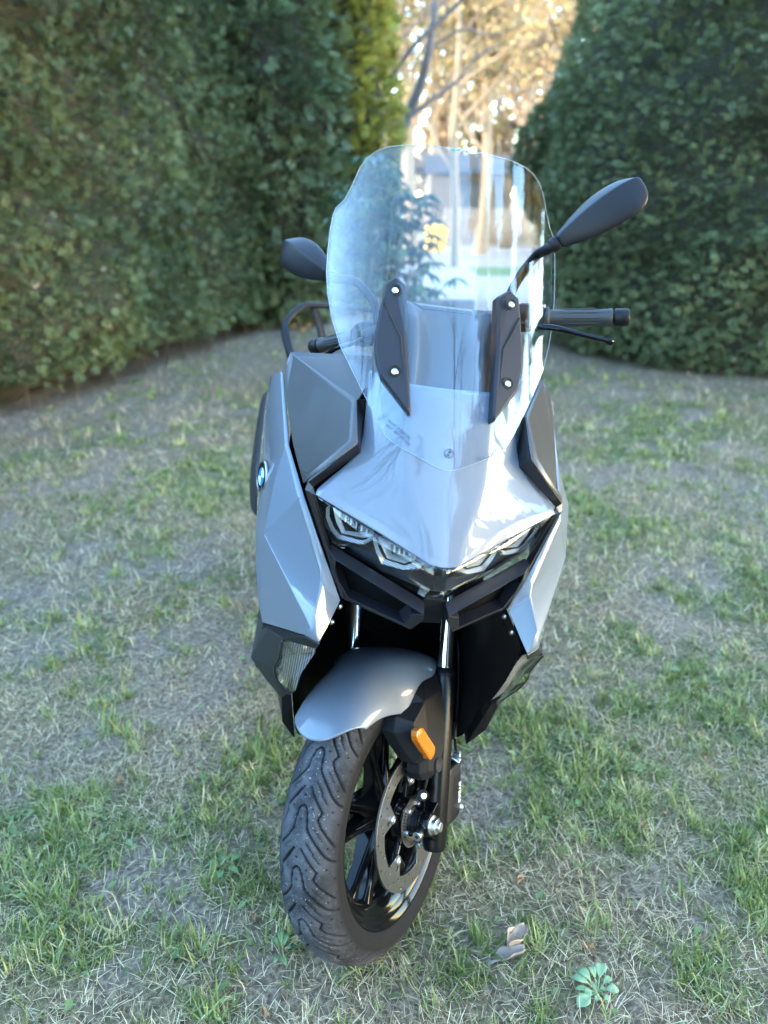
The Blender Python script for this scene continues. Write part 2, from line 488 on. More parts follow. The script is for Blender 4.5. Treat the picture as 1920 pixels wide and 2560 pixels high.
def ramp(inp, stops):
    r = nt.nodes.new('ShaderNodeValToRGB'); el = r.color_ramp.elements
    el[0].position, el[0].color = stops[0][0], (*stops[0][1], 1); el[1].position, el[1].color = stops[-1][0], (*stops[-1][1], 1)
    for p, c in stops[1:-1]:
        e = el.new(p); e.color = (*c, 1)
    nt.links.new(inp, r.inputs[0]); return r.outputs[0]
def mixc(f, a, c):
    m = nt.nodes.new('ShaderNodeMix'); m.data_type = 'RGBA'
    for s_, v in ((0, f), (6, a), (7, c)):
        if isinstance(v, (tuple, float, int)):
            m.inputs[s_].default_value = (*v, 1) if isinstance(v, tuple) else v
        else:
            nt.links.new(v, m.inputs[s_])
    return m.outputs[2]
n1 = N('ShaderNodeTexNoise', Scale=70.0, Detail=8.0, Roughness=0.72); nt.links.new(tc.outputs['Object'], n1.inputs['Vector'])
n2 = N('ShaderNodeTexNoise', Scale=9.0, Detail=5.0); nt.links.new(tc.outputs['Object'], n2.inputs['Vector'])
soil = ramp(n1.outputs['Fac'], [(0.34, (0.065, 0.046, 0.033)), (0.5, (0.173, 0.128, 0.095)), (0.68, (0.356, 0.280, 0.216))])
straw = ramp(n1.outputs['Fac'], [(0.36, (0.056, 0.038, 0.021)), (0.52, (0.168, 0.121, 0.069)), (0.66, (0.358, 0.273, 0.167))])
moss = ramp(n1.outputs['Fac'], [(0.34, (0.040, 0.042, 0.020)), (0.54, (0.115, 0.115, 0.052)), (0.70, (0.24, 0.225, 0.115))])
gm = ramp(attr('green'), [(0.42, (0, 0, 0)), (0.62, (1, 1, 1))])
lawn = mixc(gm, straw, moss)
base = mixc(attr('dirt'), lawn, soil)
sand = ramp(n2.outputs['Fac'], [(0.3, (0.242, 0.182, 0.154)), (0.7, (0.440, 0.352, 0.297))])
base = mixc(attr('far'), base, sand)
nt.links.new(base, b.inputs['Base Color'])
bp = N('ShaderNodeBump', Strength=0.8, Distance=0.008); nt.links.new(n1.outputs['Fac'], bp.inputs['Height']); nt.links.new(bp.outputs[0], b.inputs['Normal'])
ground = np_obj('ground', np.stack([GX, GY, GZ], -1), gq, GROUND, smooth=True, attrs={'green': ('POINT', GG), 'dirt': ('POINT', GD), 'far': ('POINT', GF)}, kind='structure')

# ------------------------------------------------------------------ grass and dry thatch
def blades(n_pts, fn_xy, length, width, lean, flat=0.0, rows=4):
    x, y = fn_xy
    n = len(x)
    z = ground_z(x, y)
    a = rs.rand(n) * 2 * np.pi
    L = length * (0.55 + 0.9 * rs.rand(n)); W = width * (0.6 + 0.8 * rs.rand(n))
    ln = lean * (0.3 + 1.2 * rs.rand(n)); curl = (rs.rand(n) - 0.3) * 1.6
    side = np.stack([-np.sin(a), np.cos(a), np.zeros(n)], -1)
    P = []
    px, py, pz = x.copy(), y.copy(), z - 0.002 + flat * rs.rand(n) * 0.012
    tw = (rs.rand(n) - .5) * 1.2
    for k in range(rows):
        t = k / (rows - 1)
        w = W * (1 - t ** 1.6 * 0.92) * (0.8 if k == 0 else 1)
        aa = a + tw * t
        sd = np.stack([-np.sin(aa), np.cos(aa), 0 * aa], -1)
        c = np.stack([px, py, pz], -1)
        P += [c - sd * w[:, None] / 2, c + sd * w[:, None] / 2]
        an = ln + curl * t
        px = px + np.cos(aa) * np.sin(an) * L / (rows - 1); py = py + np.sin(aa) * np.sin(an) * L / (rows - 1)
        pz = pz + np.maximum(np.cos(an) * L / (rows - 1), -0.002 if flat else -0.01)
        gz = ground_z(px, py) + 0.001
        pz = np.maximum(pz, gz)
    V = np.stack(P, 1)                                   # n, 2*rows, 3
    base = (np.arange(n) * 2 * rows)[:, None]
    q = np.array([[2 * k, 2 * k + 1, 2 * k + 3, 2 * k + 2] for k in range(rows - 1)])
    Q = (base[:, :, None] + q[None]).reshape(-1, 4)
    tint = np.repeat(rs.rand(n), rows - 1)
    return V.reshape(-1, 3), Q, tint

def scatter(n, y0, y1, keep):
    """points in the wedge of lawn in view (and a margin), thinned by keep()"""
    y = y0 + (y1 - y0) * rs.rand(n)
    w = 0.50 * y + 0.85
    x = (rs.rand(n) * 2 - 1) * w
    g, d, f = lawn_fields(x, y)
    ok = rs.rand(n) < keep(g, d, f)
    ok &= (x > hedge_x(y) + 0.05) & (np.hypot(x - 3.45, y - 8.3) > 1.8)
    # no blades growing through the tyre foot
    ok &= ~((np.abs(x + 0.05 - (y - 1.22) * 0.65) < 0.05) & (np.abs(y - 1.22) < 0.13))
    return x[ok], y[ok]

def join(parts):
    V, Q, T, o = [], [], [], 0
    for v, q, t in parts:
        V.append(v); Q.append(q + o); T.append(t); o += len(v)
    return np.concatenate(V), np.concatenate(Q), np.concatenate(T)

green_keep = lambda g, d, f: np.clip((g - 0.495) * 5.4, 0.11, 1) * (1 - 0.86 * d)
dry_keep = lambda g, d, f: np.clip(1.3 - g * 1.2, 0.35, 1) * (1 - 0.60 * d) * (1 - .8 * f)
def tufts(n, y0, y1, per, r0, length, width, lean, rows=3, cl=None):
    cx, cy = scatter(n, y0, y1, green_keep) if cl is None else cl
    k = rs.randint(max(3, per // 3), int(per * 1.5), len(cx))
    rep = np.repeat(np.arange(len(cx)), k)
    m_ = len(rep)
    off = rs.randn(m_, 2) * (r0 * (.5 + rs.rand(len(cx))))[rep][:, None]
    size = (.55 + .9 * rs.rand(len(cx)) ** 1.5)[rep]
    v, q, t = blades(0, (cx[rep] + off[:, 0], cy[rep] + off[:, 1]), length * size, width * (.8 + .4 * size), lean, rows=rows)
    ct = (.75 * rs.rand(len(cx)))[rep]
    t = np.repeat(np.clip(ct + .35 * rs.rand(m_), 0, 1), rows - 1)
    return v, q, t
parts = [tufts(9200, 0.70, 2.15, 15, .010, .034, .0030, .68),
         tufts(7600, 2.15, 4.2, 13, .014, .037, .0042, .68),
         tufts(6200, 4.2, 9.6, 11, .022, .044, .0068, .7),
         blades(0, scatter(16000, 0.82, 2.2, green_keep), 0.030, 0.0026, 0.9, rows=3)]
# taller tufts
lx = np.concatenate([cx + r * .75 * np.sqrt(rs.rand(int(6 + 40 * r))) * np.cos(rs.rand(int(6 + 40 * r)) * 6.28) for cx, cy, r in LUSH])
ly = np.concatenate([cy + r * .75 * (rs.rand(int(6 + 40 * r)) * 2 - 1) for cx, cy, r in LUSH])
parts.append(tufts(0, 0, 0, 17, .011, .044, .0034, .8, rows=4, cl=(lx, ly)))
# blades pressed aside along the foot of the tyre
hd = np.array([0.58, 0.81]); sd = np.array([0.81, -0.58])
tt_ = rs.rand(60) * .30 - .15; sg_ = np.where(rs.rand(60) < .5, -1, 1) * (.052 + .03 * rs.rand(60))
parts.append(tufts(0, 0, 0, 12, .007, .046, .003, .8, rows=4, cl=(-.05 + hd[0] * tt_ + sd[0] * sg_, 1.22 + hd[1] * tt_ + sd[1] * sg_)))
v, q, t = join(parts)
GRASS = tint_mat('grass_blade', [(0.0, (0.065, 0.095, 0.020)), (0.35, (0.135, 0.180, 0.041)), (0.7, (0.232, 0.270, 0.072)), (0.9, (0.367, 0.370, 0.135)), (1.0, (0.605, 0.490, 0.261))], 0.45, 0.2)
grass = np_obj('grass', v, q, GRASS, attrs={'tint': ('FACE', t)}, kind='stuff')
parts = [blades(0, scatter(92000, 0.70, 2.2, dry_keep), 0.034, 0.0015, 1.36, flat=1.0, rows=3),
         blades(0, scatter(60000, 2.2, 4.4, dry_keep), 0.050, 0.0026, 1.45, flat=1.0, rows=3),
         blades(0, scatter(32000, 4.4, 9.6, dry_keep), 0.065, 0.0050, 1.45, flat=1.0, rows=3)]
v, q, t = join(parts)
THATCH = tint_mat('dry_thatch', [(0.0, (0.108, 0.076, 0.039)), (0.35, (0.292, 0.219, 0.120)), (0.75, (0.540, 0.428, 0.249)), (1.0, (0.756, 0.632, 0.404))], 0.7, 0.1)
thatch = np_obj('dry_thatch', v, q, THATCH, attrs={'tint': ('FACE', t)}, kind='stuff')

def flat_leaves(n, y0, y1, size, keep, rise=.004):
    x, y = scatter(n, y0, y1, keep)
    k = len(x); a = rs.rand(k) * 6.283; L = size * (.5 + rs.rand(k)); w = L * (.22 + .14 * rs.rand(k))
    c = np.stack([x, y, ground_z(x, y) + rise + .006 * rs.rand(k)], -1)
    d = np.stack([np.cos(a), np.sin(a), .35 * rs.randn(k)], -1) * L[:, None]; e = np.stack([-np.sin(a), np.cos(a), .3 * rs.randn(k)], -1) * w[:, None]
    up = np.array([0, 0, 1.]) * (.12 * L)[:, None]
    V = np.stack([c, c + d * .35 + e + up, c + d, c + d * .35 - e + up], 1).reshape(-1, 3)
    return V, np.arange(len(V)).reshape(-1, 4), rs.rand(k)
v, q, t = join([flat_leaves(1500, .82, 2.3, .011, dry_keep), flat_leaves(1400, 2.3, 9, .022, dry_keep)])
np_obj('leaf_litter', v, q, tint_mat('litter_bits', [(0.0, (0.10, 0.06, 0.04)), (0.5, (0.24, 0.15, 0.09)), (0.9, (0.38, 0.28, 0.19)), (1.0, (0.50, 0.22, 0.07))], .8), attrs={'tint': ('FACE', t)}, kind='stuff')
v, q, t = join([flat_leaves(2600, .82, 2.3, .020, green_keep, .010), flat_leaves(1400, 2.3, 6, .030, green_keep, .012)])
np_obj('low_weeds', v, q, tint_mat('low_weed_leaves', [(0.0, (0.075, 0.115, 0.035)), (0.6, (0.14, 0.20, 0.065)), (1.0, (0.24, 0.30, 0.12))], .5, .2), attrs={'tint': ('FACE', t)}, kind='stuff')

# ------------------------------------------------------------------ foliage clouds
def sprigs(P, Nn, size, droop=0.35, leaves=8, lw=0.26, spread=0.75, seed=1, jitter=0.9):
    """small twigs with flat leaves on both sides; P points, Nn outward directions"""
    r = np.random.RandomState(seed)
    n = len(P)
    D = Nn + (r.randn(n, 3)) * jitter * 0.5
    D[:, 2] += 0.25 - droop * r.rand(n) * 2
    D /= np.linalg.norm(D, axis=1, keepdims=True) + 1e-9
    Up = np.tile(np.array([0, 0, 1.0]), (n, 1)) + r.randn(n, 3) * 0.5
    Sd = np.cross(D, Up); Sd /= np.linalg.norm(Sd, axis=1, keepdims=True) + 1e-9
    Uu = np.cross(Sd, D)
    S_ = size * (0.6 + 0.8 * r.rand(n))[:, None]
    V, T = [], []
    patch = fbm(P[:, 0] * .6 + P[:, 1], P[:, 2] - P[:, 0] * .5, .55, seed + 3, 3)
    tint = np.clip(.55 * r.rand(n) + .9 * (patch - .5) + .22, 0, .975)
    tint[r.rand(n) < .006] = 1.0
    for k in range(leaves):
        t = (k // 2 + 0.6) / (leaves / 2 + 0.3)
        sg = 1 if k % 2 else -1
        base = P + D * S_ * t * 0.9
        dirn = D * 0.62 + Sd * sg * spread + Uu * (0.12 * r.randn(n)[:, None])
        dirn /= np.linalg.norm(dirn, axis=1, keepdims=True)
        ll = S_ * 0.55 * (1 - 0.35 * t)
        wv = np.cross(dirn, Uu); wv /= np.linalg.norm(wv, axis=1, keepdims=True) + 1e-9
        w = ll * lw
        V.append(np.stack([base, base + dirn * ll * .5 + wv * w, base + dirn * ll, base + dirn * ll * .5 - wv * w], 1))
        T.append(np.clip(tint + 0.12 * (r.rand(n) - .5), 0, 1))
    V = np.stack(V, 1).reshape(-1, 3); T = np.stack(T, 1).reshape(-1)
    Q = np.arange(len(V)).reshape(-1, 4)
    return V, Q, T

YEW = tint_mat('yew_needles', [(0.0, (0.048, 0.070, 0.032)), (0.45, (0.090, 0.124, 0.054)), (0.8, (0.132, 0.172, 0.076)), (0.96, (0.165, 0.200, 0.094)), (1.0, (0.34, 0.27, 0.21))], 0.5, 0.12, spec=0.25)
YEW2 = tint_mat('dark_yew_needles', [(0.0, (0.060, 0.080, 0.036)), (0.45, (0.118, 0.142, 0.062)), (0.8, (0.170, 0.198, 0.088)), (0.97, (0.215, 0.240, 0.115)), (1.0, (0.36, 0.28, 0.20))], 0.5, 0.12, spec=0.25)
THUJA = tint_mat('thuja_sprays', [(0.0, (0.055, 0.078, 0.036)), (0.5, (0.105, 0.140, 0.062)), (1.0, (0.20, 0.215, 0.10))], 0.5, 0.2)
GOLDTH = tint_mat('yellow_thuja_sprays', [(0.0, (0.12, 0.125, 0.025)), (0.5, (0.26, 0.255, 0.05)), (1.0, (0.45, 0.40, 0.08))], 0.5, 0.25)
TWIG = mat('hedge_twigs', (0.05, 0.036, 0.026), 0.9)
CORE = mat('hedge_shade', (0.030, 0.030, 0.018), 0.95)  # dark solid sheet colour standing in for the shade deep inside the foliage
BARK = mat('bark', (0.16, 0.125, 0.09), 0.9, var=0.4, var_scale=14, bump=0.8, bump_scale=60)
BARK2 = mat('pale_bark', (0.17, 0.13, 0.085), 0.9, var=0.35, var_scale=10, bump=0.8, bump_scale=50)
DBARK = mat('dark_bark', (0.075, 0.06, 0.05), 0.9, var=0.4, var_scale=14, bump=0.8, bump_scale=60)

def surf_grid(name, X, Y, Z, m, parent):
    a, b_ = X.shape
    i = np.arange(a - 1)[:, None]; j = np.arange(b_ - 1)[None]
    q = np.stack([i * b_ + j, (i + 1) * b_ + j, (i + 1) * b_ + j + 1, i * b_ + j + 1], -1).reshape(-1, 4)
    return np_obj(name, np.stack([X, Y, Z], -1), q, m, parent, smooth=True)

# left hedge: a long clipped yew hedge
lh = empty('yew_hedge'); lh.location = (0, 0, 0)
tag(lh, 'long clipped dark green yew hedge running along the left side of the lawn', 'hedge')
def left_face(y, z):
    """x of the hedge face"""
    lump = (fbm(y, z, 0.8, 41, 3) - .5) * 0.60 + (fbm(y, z, 0.22, 43, 2) - .5) * 0.26
    prof = -0.10 * np.clip(0.35 - z, 0, 1) / 0.35 * 1.4 - 0.05 * z - np.clip(z - 3.1, 0, 3) ** 2 * 0.5
    return hedge_x(y) + 0.12 + lump + prof
def hedge_top(y): return 3.7 + 0.35 * (fbm(y, y * 0, 0.7, 47, 3) - .5) * 2 + np.clip(5.6 - y, 0, 2) * 0.0
yy = np.linspace(3.2, 10.6, 110); tt = np.linspace(0, 1, 44)
Y_, T_ = np.meshgrid(yy, tt, indexing='ij')
# cross-section path: up the face, over the top, down the back
Hh = hedge_top(Y_)
zz_ = np.where(T_ < .7, T_ / .7 * Hh, np.where(T_ < .8, Hh, (1 - (T_ - .8) / .2) * Hh))
xx_ = np.where(T_ < .7, left_face(Y_, zz_) - 0.15 - 0.55 * np.clip(1 - zz_ / .5, 0, 1), np.where(T_ < .8, left_face(Y_, Hh) - .13 - (T_ - .7) / .1 * 1.0, left_face(Y_, Hh) - 1.13))
surf_grid('shade_core', xx_, Y_, np.maximum(zz_ - .12, -.01), CORE, lh)
def hedge_pts(n, y0, y1, seed, dmax=0.24):
    r = np.random.RandomState(seed)
    y = y0 + (y1 - y0) * r.rand(n); H = hedge_top(y)
    z = 0.02 + (H - 0.02) * r.rand(n)
    # droop to the ground in places, undercut in others
    low = 0.34 * fbm(y, y * 0 + 3, 0.4, 49, 2) - .02
    ok = z > low
    y, z = y[ok], z[ok]
    x = left_face(y, z) - dmax * r.rand(len(y)) ** 1.5
    e = 0.05
    nrm = np.stack([np.ones_like(y), -(left_face(y + e, z) - left_face(y - e, z)) / (2 * e), -(left_face(y, z + e) - left_face(y, z - e)) / (2 * e)], -1)
    nrm /= np.linalg.norm(nrm, axis=1, keepdims=True)
    return np.stack([x, y, z], -1), nrm
P1, N1 = hedge_pts(40000, 4.3, 10.7, 101)
P2, N2 = hedge_pts(6000, 3.1, 4.3, 102)
r_ = np.random.RandomState(5)
yt = 3.2 + 7.4 * r_.rand(4200); Pt = np.stack([left_face(yt, hedge_top(yt)) - 1.1 * r_.rand(4200), yt, hedge_top(yt) - .03 + .12 * r_.rand(4200) ** 3], -1)
Nt = np.tile(np.array([0.2, 0, 1.0]), (4200, 1))
re_ = np.random.RandomState(15)                       # the near end of the hedge
ze = 3.6 * re_.rand(3200) + .05; ue = re_.rand(3200)
Pe = np.stack([left_face(np.full(3200, 3.25), ze) - 1.15 * ue, 3.22 - .16 * re_.rand(3200) - .10 * (fbm(ue, ze, .4, 57, 2) - .5), ze], -1)
Ne = np.tile(np.array([0.1, -1.0, .2]), (3200, 1))
parts = [sprigs(Pe, Ne, 0.10, seed=17, leaves=6, lw=.2, jitter=1.4), sprigs(P1, N1, 0.070, seed=11, leaves=6, lw=.19, jitter=1.5), sprigs(P2, N2, 0.09, seed=12, leaves=6), sprigs(Pt, Nt, 0.10, seed=13)]
v, q, t = join(parts)
np_obj('foliage', v, q, YEW, lh, attrs={'tint': ('FACE', t)}, kind='stuff')
# bare stems showing at the foot
def stems(n, fn, m, parent, name='stem', r0=0.008):
    for k in range(n):
        x, y = fn(k)
        tube(name, [(x, y, -0.01), (x - .03 + .06 * rnd.random(), y + .08 * rnd.random() - .04, .25), (x - .12 + .1 * rnd.random(), y + .2 * rnd.random() - .1, .6)], [r0 * 1.4, r0, r0 * .5], m, parent, n=6, scale=1.0)
stems(16, lambda k: (float(hedge_x(3.9 + k * .4)) - .02 + .06 * rnd.random(), 3.9 + k * .4 + .15 * rnd.random()), TWIG, lh)

# unseen hedge added far left to keep the low sun off the lawn
bh = empty('shade_hedge'); bh.location = (-15.5, 0, 0)
tag(bh, 'tall dense unseen hedge added far to the left, throwing the garden into shade', 'hedge')
ys = np.linspace(-24, 14, 60); ts = np.linspace(0, 1, 12)
YB, TB = np.meshgrid(ys, ts, indexing='ij')
hb = 4.9 + (fbm(YB, YB * 0, 1.3, 61, 2) - .5) * .5
ZB = np.where(TB < .6, TB / .6 * hb, np.where(TB < .7, hb, (1 - (TB - .7) / .3) * hb)); XB = np.where(TB < .6, 0.55, np.where(TB < .7, .3, -.5)) + (fbm(YB, ZB, 1.0, 63, 2) - .5) * .5
surf_grid('shade_core', XB, YB, ZB, CORE, bh)
r_ = np.random.RandomState(64)
yb = -24 + 38 * r_.rand(6000); zb = 4.95 * r_.rand(6000)
v, q, t = sprigs(np.stack([.6 + (fbm(yb, zb, 1.0, 63, 2) - .5) * .5, yb, zb], -1), np.tile(np.array([1., 0, .2]), (6000, 1)), .42, seed=65)
np_obj('foliage', v, q, YEW2, bh, attrs={'tint': ('FACE', t)}, kind='stuff')

# round conifers: built as surfaces of revolution with lumps
def conifer(name, label, cat, cx, cy, rfun, z0, z1, n, size, m, seed, yfront=None, group=None, trunk_r=0.09, droop=.35, lump=.5, lw=.26, leaves=8, spread=.75, view_only=True):
    root = empty(name); root.location = (cx, cy, 0)
    tag(root, label, cat, group)
    def R_(a, z):
        return rfun(z) * (1 + lump * ((fbm(a * 2.2, z * 1.6, 1.0, seed, 3) - .5) * 0.5 + (fbm(a * 7, z * 4.5, 1.0, seed + 4, 2) - .5) * .14))
    A, Z = np.meshgrid(np.linspace(0, 2 * np.pi, 50), np.linspace(z0, z1, 36), indexing='ij')
    rr = np.maximum(R_(A % (2 * np.pi), Z) - 0.21, 0.005)
    surf_grid('shade_core', rr * np.cos(A), rr * np.sin(A), Z, CORE, root)
    r = np.random.RandomState(seed)
    z = z0 + (z1 - z0) * r.rand(n * 3); a = r.rand(n * 3) * 2 * np.pi
    keep = r.rand(n * 3) < rfun(z) / max(rfun(np.linspace(z0, z1, 40)))
    if view_only:                                     # denser on the side towards the lawn
        keep &= (r.rand(n * 3) < np.where(np.cos(a - math.atan2(-cy, -cx)) > -0.15, 1, 0.22))
    z, a = z[keep][:n], a[keep][:n]
    rad_ = R_(a, z) - 0.22 * r.rand(len(z)) ** 1.5
    e = .05
    dr = (rfun(z + e) - rfun(z - e)) / (2 * e)
    P = np.stack([rad_ * np.cos(a), rad_ * np.sin(a), z], -1); Nn = np.stack([np.cos(a), np.sin(a), -dr], -1)
    Nn /= np.linalg.norm(Nn, axis=1, keepdims=True)
    v, q, t = sprigs(P, Nn, size, droop=droop, seed=seed + 1, lw=lw, leaves=leaves, spread=spread)
    np_obj('crown', v, q, m, root, attrs={'tint': ('FACE', t)}, kind='stuff')
    tube('trunk', [(0, 0, -.03), (.02, 0, z0 + .5), (0, 0, z1 * .7)], [trunk_r, trunk_r * .8, trunk_r * .3], BARK, root, n=8, scale=1.0)
    return root

yewR = conifer('yew_tree', 'big dark green clipped yew tree filling the right side behind the mirror', 'tree', 3.45, 8.3,
               lambda z: np.interp(z, [0, .12, .4, 1.2, 2.2, 3.4, 4.6, 5.4], [1.55, 1.72, 1.86, 1.90, 1.80, 1.62, 1.1, .1]), 0.06, 5.4, 33000, 0.076, YEW2, 201, leaves=6, lw=.20)
conifer('yew_tree', 'smaller round yew tree on a bare trunk peeping out left of the big yew', 'tree', 2.58, 11.4,
        lambda z: np.interp(z, [0.9, 1.2, 1.7, 2.2, 2.7, 2.95], [.25, .55, .80, .74, .42, .08]), 0.95, 2.95, 5200, 0.09, THUJA, 211)
conifer('yew_tree', 'dark yew standing beyond the right edge next to the big yew', 'tree', 6.6, 7.0,
        lambda z: np.interp(z, [0, .4, 1.2, 2.6, 4.4, 5.2], [1.5, 1.8, 1.85, 1.6, .9, .1]), 0.06, 5.2, 5000, 0.16, YEW2, 215, view_only=True, leaves=6)
conifer('thuja_tree', 'yellow green columnar thuja at the far end of the left hedge', 'tree', -0.75, 11.0,
        lambda z: np.interp(z, [0, .3, 1.4, 2.4, 4.2, 6.0, 6.8], [.62, .78, .88, .90, .72, .35, .03]), 0.08, 6.8, 6500, 0.15, GOLDTH, 221, droop=.1, lw=.2, spread=.5)
conifer('thuja_tree', 'grey green feathery thuja rising out of the left hedge', 'tree', -1.42, 9.95,
        lambda z: np.interp(z, [0, .3, 1.6, 2.8, 4.6, 6.0], [.6, .8, .95, .92, .6, .05]), 0.08, 6.0, 6000, 0.15, THUJA, 231, droop=.5, lw=.16, spread=.45)

# ------------------------------------------------------------------ trees
def tree(name, label, x, y, h, r0, seed, bark, leaf=None, nleaf=0, lsize=.07, depth=4, lean=(0, 0), forks=(4, 4, 3, 3), spread=.75, first=.35, group=None, twig=True, bud=True):
    r = random.Random(seed)
    root = empty(name); root.location = (x, y, 0)
    tag(root, label, 'tree', group)
    V, F, tips = [], [], []
    TV, TF = [], []
    def limb(p, d, L, rad0, lev):
        sides = 8 if lev == 0 else (6 if lev == 1 else (4 if lev == 2 else 3))
        segs = 7 if lev == 0 else (5 if lev == 1 else 3)
        VV, FF = (V, F) if lev < 2 else (TV, TF)
        pts = [Vector(p)]; dd = Vector(d).normalized()
        for k in range(segs):
            dd = (dd + Vector((r.gauss(0, 1), r.gauss(0, 1), r.gauss(0, .6))) * (.05 if lev == 0 else .16) + Vector((0, 0, .05 if lev else .0))).normalized()
            pts.append(pts[-1] + dd * L / segs)
        end = 0.45 if lev == 0 else .3
        b0 = len(VV)
        up = dd.orthogonal().normalized()
        for k, q_ in enumerate(pts):
            t = k / segs
            rr = rad0 * (1 - t * (1 - end)) * (1.35 if lev == 0 and k == 0 else 1)
            dk = (pts[min(k + 1, segs)] - pts[max(k - 1, 0)]).normalized()
            up = (up - dk * up.dot(dk)).normalized(); s = dk.cross(up)
            for m_ in range(sides):
                a = 2 * math.pi * m_ / sides
                VV.append(q_ + (up * math.cos(a) + s * math.sin(a)) * rr)
        for k in range(segs):
            for m_ in range(sides):
                FF.append((b0 + k * sides + m_, b0 + k * sides + (m_ + 1) % sides, b0 + (k + 1) * sides + (m_ + 1) % sides, b0 + (k + 1) * sides + m_))
        if lev >= depth - 1:
            tips.extend(pts[1:])
            return
        nf = forks[min(lev, len(forks) - 1)]
        if lev == 0: nf += 2
        for c in range(nf):
            t = first + (1 - first) * (c + .5 + r.uniform(-.3, .3)) / nf if lev == 0 else .3 + .7 * (c + r.random()) / nf
            t = min(t, .98)
            k = t * segs; i0 = min(int(k), segs - 1)
            q_ = pts[i0].lerp(pts[i0 + 1], k - i0)
            ax = (pts[i0 + 1] - pts[i0]).normalized()
            az = r.random() * 2 * math.pi + c * 2.4
            o1 = ax.orthogonal().normalized(); o2 = ax.cross(o1)
            sp = spread * r.uniform(.75, 1.25)
            nd = ax * math.cos(sp) + (o1 * math.cos(az) + o2 * math.sin(az)) * math.sin(sp)
            limb(q_, nd, L * r.uniform(.42, .62) * (1.0 if lev else .85), rad0 * (1 - t * (1 - end)) * r.uniform(.45, .62), lev + 1)
        limb(pts[-1], dd, L * .5, rad0 * end, lev + 1)
    limb((0, 0, -.05), (lean[0], lean[1], 1), h * .52, r0, 0)
    mesh_obj('trunk', V, F, bark, root, None, True)
    cr = mesh_obj('crown', TV, TF, bark, root, None, True); cr['kind'] = 'stuff'
    if leaf and nleaf:
        rr = np.random.RandomState(seed)
        tp = np.array([tuple(t) for t in tips])
        P = tp[rr.randint(0, len(tp), nleaf)] + rr.randn(nleaf, 3) * .16
        d = rr.randn(nleaf, 3); d /= np.linalg.norm(d, axis=1, keepdims=True)
        e = np.cross(d, rr.randn(nleaf, 3)); e /= np.linalg.norm(e, axis=1, keepdims=True)
        s = lsize * (.6 + .8 * rr.rand(nleaf))[:, None]
        VV = np.stack([P, P + d * s * .5 + e * s * .28, P + d * s, P + d * s * .5 - e * s * .28], 1).reshape(-1, 3)
        lo = np_obj('leaves', VV, np.arange(len(VV)).reshape(-1, 4), leaf, root, attrs={'tint': ('FACE', rr.rand(nleaf))}, kind='stuff')
    return root

GOLD = tint_mat('golden_leaves', [(0.0, (0.141, 0.091, 0.038)), (0.4, (0.216, 0.151, 0.064)), (0.8, (0.270, 0.206, 0.097)), (1.0, (0.297, 0.248, 0.141))], 0.6, 0.35)
RUST = tint_mat('rusty_leaves', [(0.0, (0.145, 0.091, 0.054)), (0.5, (0.216, 0.145, 0.091)), (1.0, (0.270, 0.206, 0.145))], 0.6, 0.35)
FAR = [  # x, y, height, radius, bark, leaf, leaves, label
    (1.62, 18.5, 9.5, .11, BARK2, GOLD, 1500, 'pale forked tree trunk rising just right of the yellow bin'),
    (0.75, 21.0, 10, .20, BARK2, GOLD, 2200, 'sunlit golden tree left of the yellow bin'),
    (2.7, 23.0, 11, .17, BARK, GOLD, 2400, 'golden tree right behind the dark shed door'),
    (3.9, 26.0, 11.5, .22, BARK, RUST, 2600, 'rusty brown tree beside the big yew'),
    (5.1, 31.0, 13, .24, BARK, GOLD, 2600, 'tall yellow tree half hidden by the big yew'),
    (1.9, 32.0, 14, .25, BARK2, RUST, 2800, 'tall rusty tree in the middle of the gap'),
    (0.1, 28.0, 12.5, .24, BARK2, GOLD, 2400, 'golden tree close to the left thuja'),
    (3.4, 38.0, 16, .28, BARK, GOLD, 3000, 'tallest golden tree at the back of the gap'),
    (6.6, 40.0, 16, .28, BARK, RUST, 2800, 'rusty tree at the back right of the gap'),
    (8.6, 36.0, 14, .26, BARK, GOLD, 2200, 'golden tree far behind the big yew'),
    (2.2, 45.0, 9, .16, BARK, RUST, 3600, 'low rusty tree far back in the middle of the gap'),
    (4.6, 47.0, 10, .17, BARK, GOLD, 3600, 'low golden tree far back right of the middle of the gap'),
    (6.9, 50.0, 11, .18, BARK, RUST, 3600, 'low rusty tree far back beside the big yew'),
    (0.3, 48.0, 10, .17, BARK, GOLD, 3600, 'low golden tree far back beside the left thuja'),
    (-2.0, 36.0, 15, .28, BARK2, RUST, 2200, 'rusty tree far behind the left thuja'),
]
for k, (x, y, h, r0, bk, lf, nl, lab) in enumerate(FAR):
    tree('autumn_tree', lab, x, y, h, r0, 300 + k, bk, lf, int(nl * 1.1), lsize=.12 + y * .0035, depth=4, spread=.62, first=.38 if y < 44 else .12, group='trees in the gap between the hedges')
bt = empty('bare_tree'); bt.location = (-0.35, 12.1, 0)
tag(bt, 'leafless tree behind the yellow thuja stretching dark grey branches into the gap', 'tree')
def wood(name, pts, r0, r1):
    n = len(pts)
    return tube(name, [(x + .35, y, z) for x, y, z in pts], [r0 + (r1 - r0) * i / (n - 1) for i in range(n)], DGREY, bt, n=7, scale=1.0)
DGREY = mat('grey_bark', (0.085, 0.08, 0.085), 0.9, var=.3, var_scale=12, bump=.6, bump_scale=50)
wood('trunk', [(-.35, 0, -.05), (-.30, 0, .8), (-.12, 0, 1.5), (.10, 0, 2.02), (.32, .05, 2.49), (.48, 0, 2.83), (.59, -.1, 3.21), (.65, -.1, 3.64), (.74, 0, 4.4), (.8, 0, 5.4)], .12, .03)
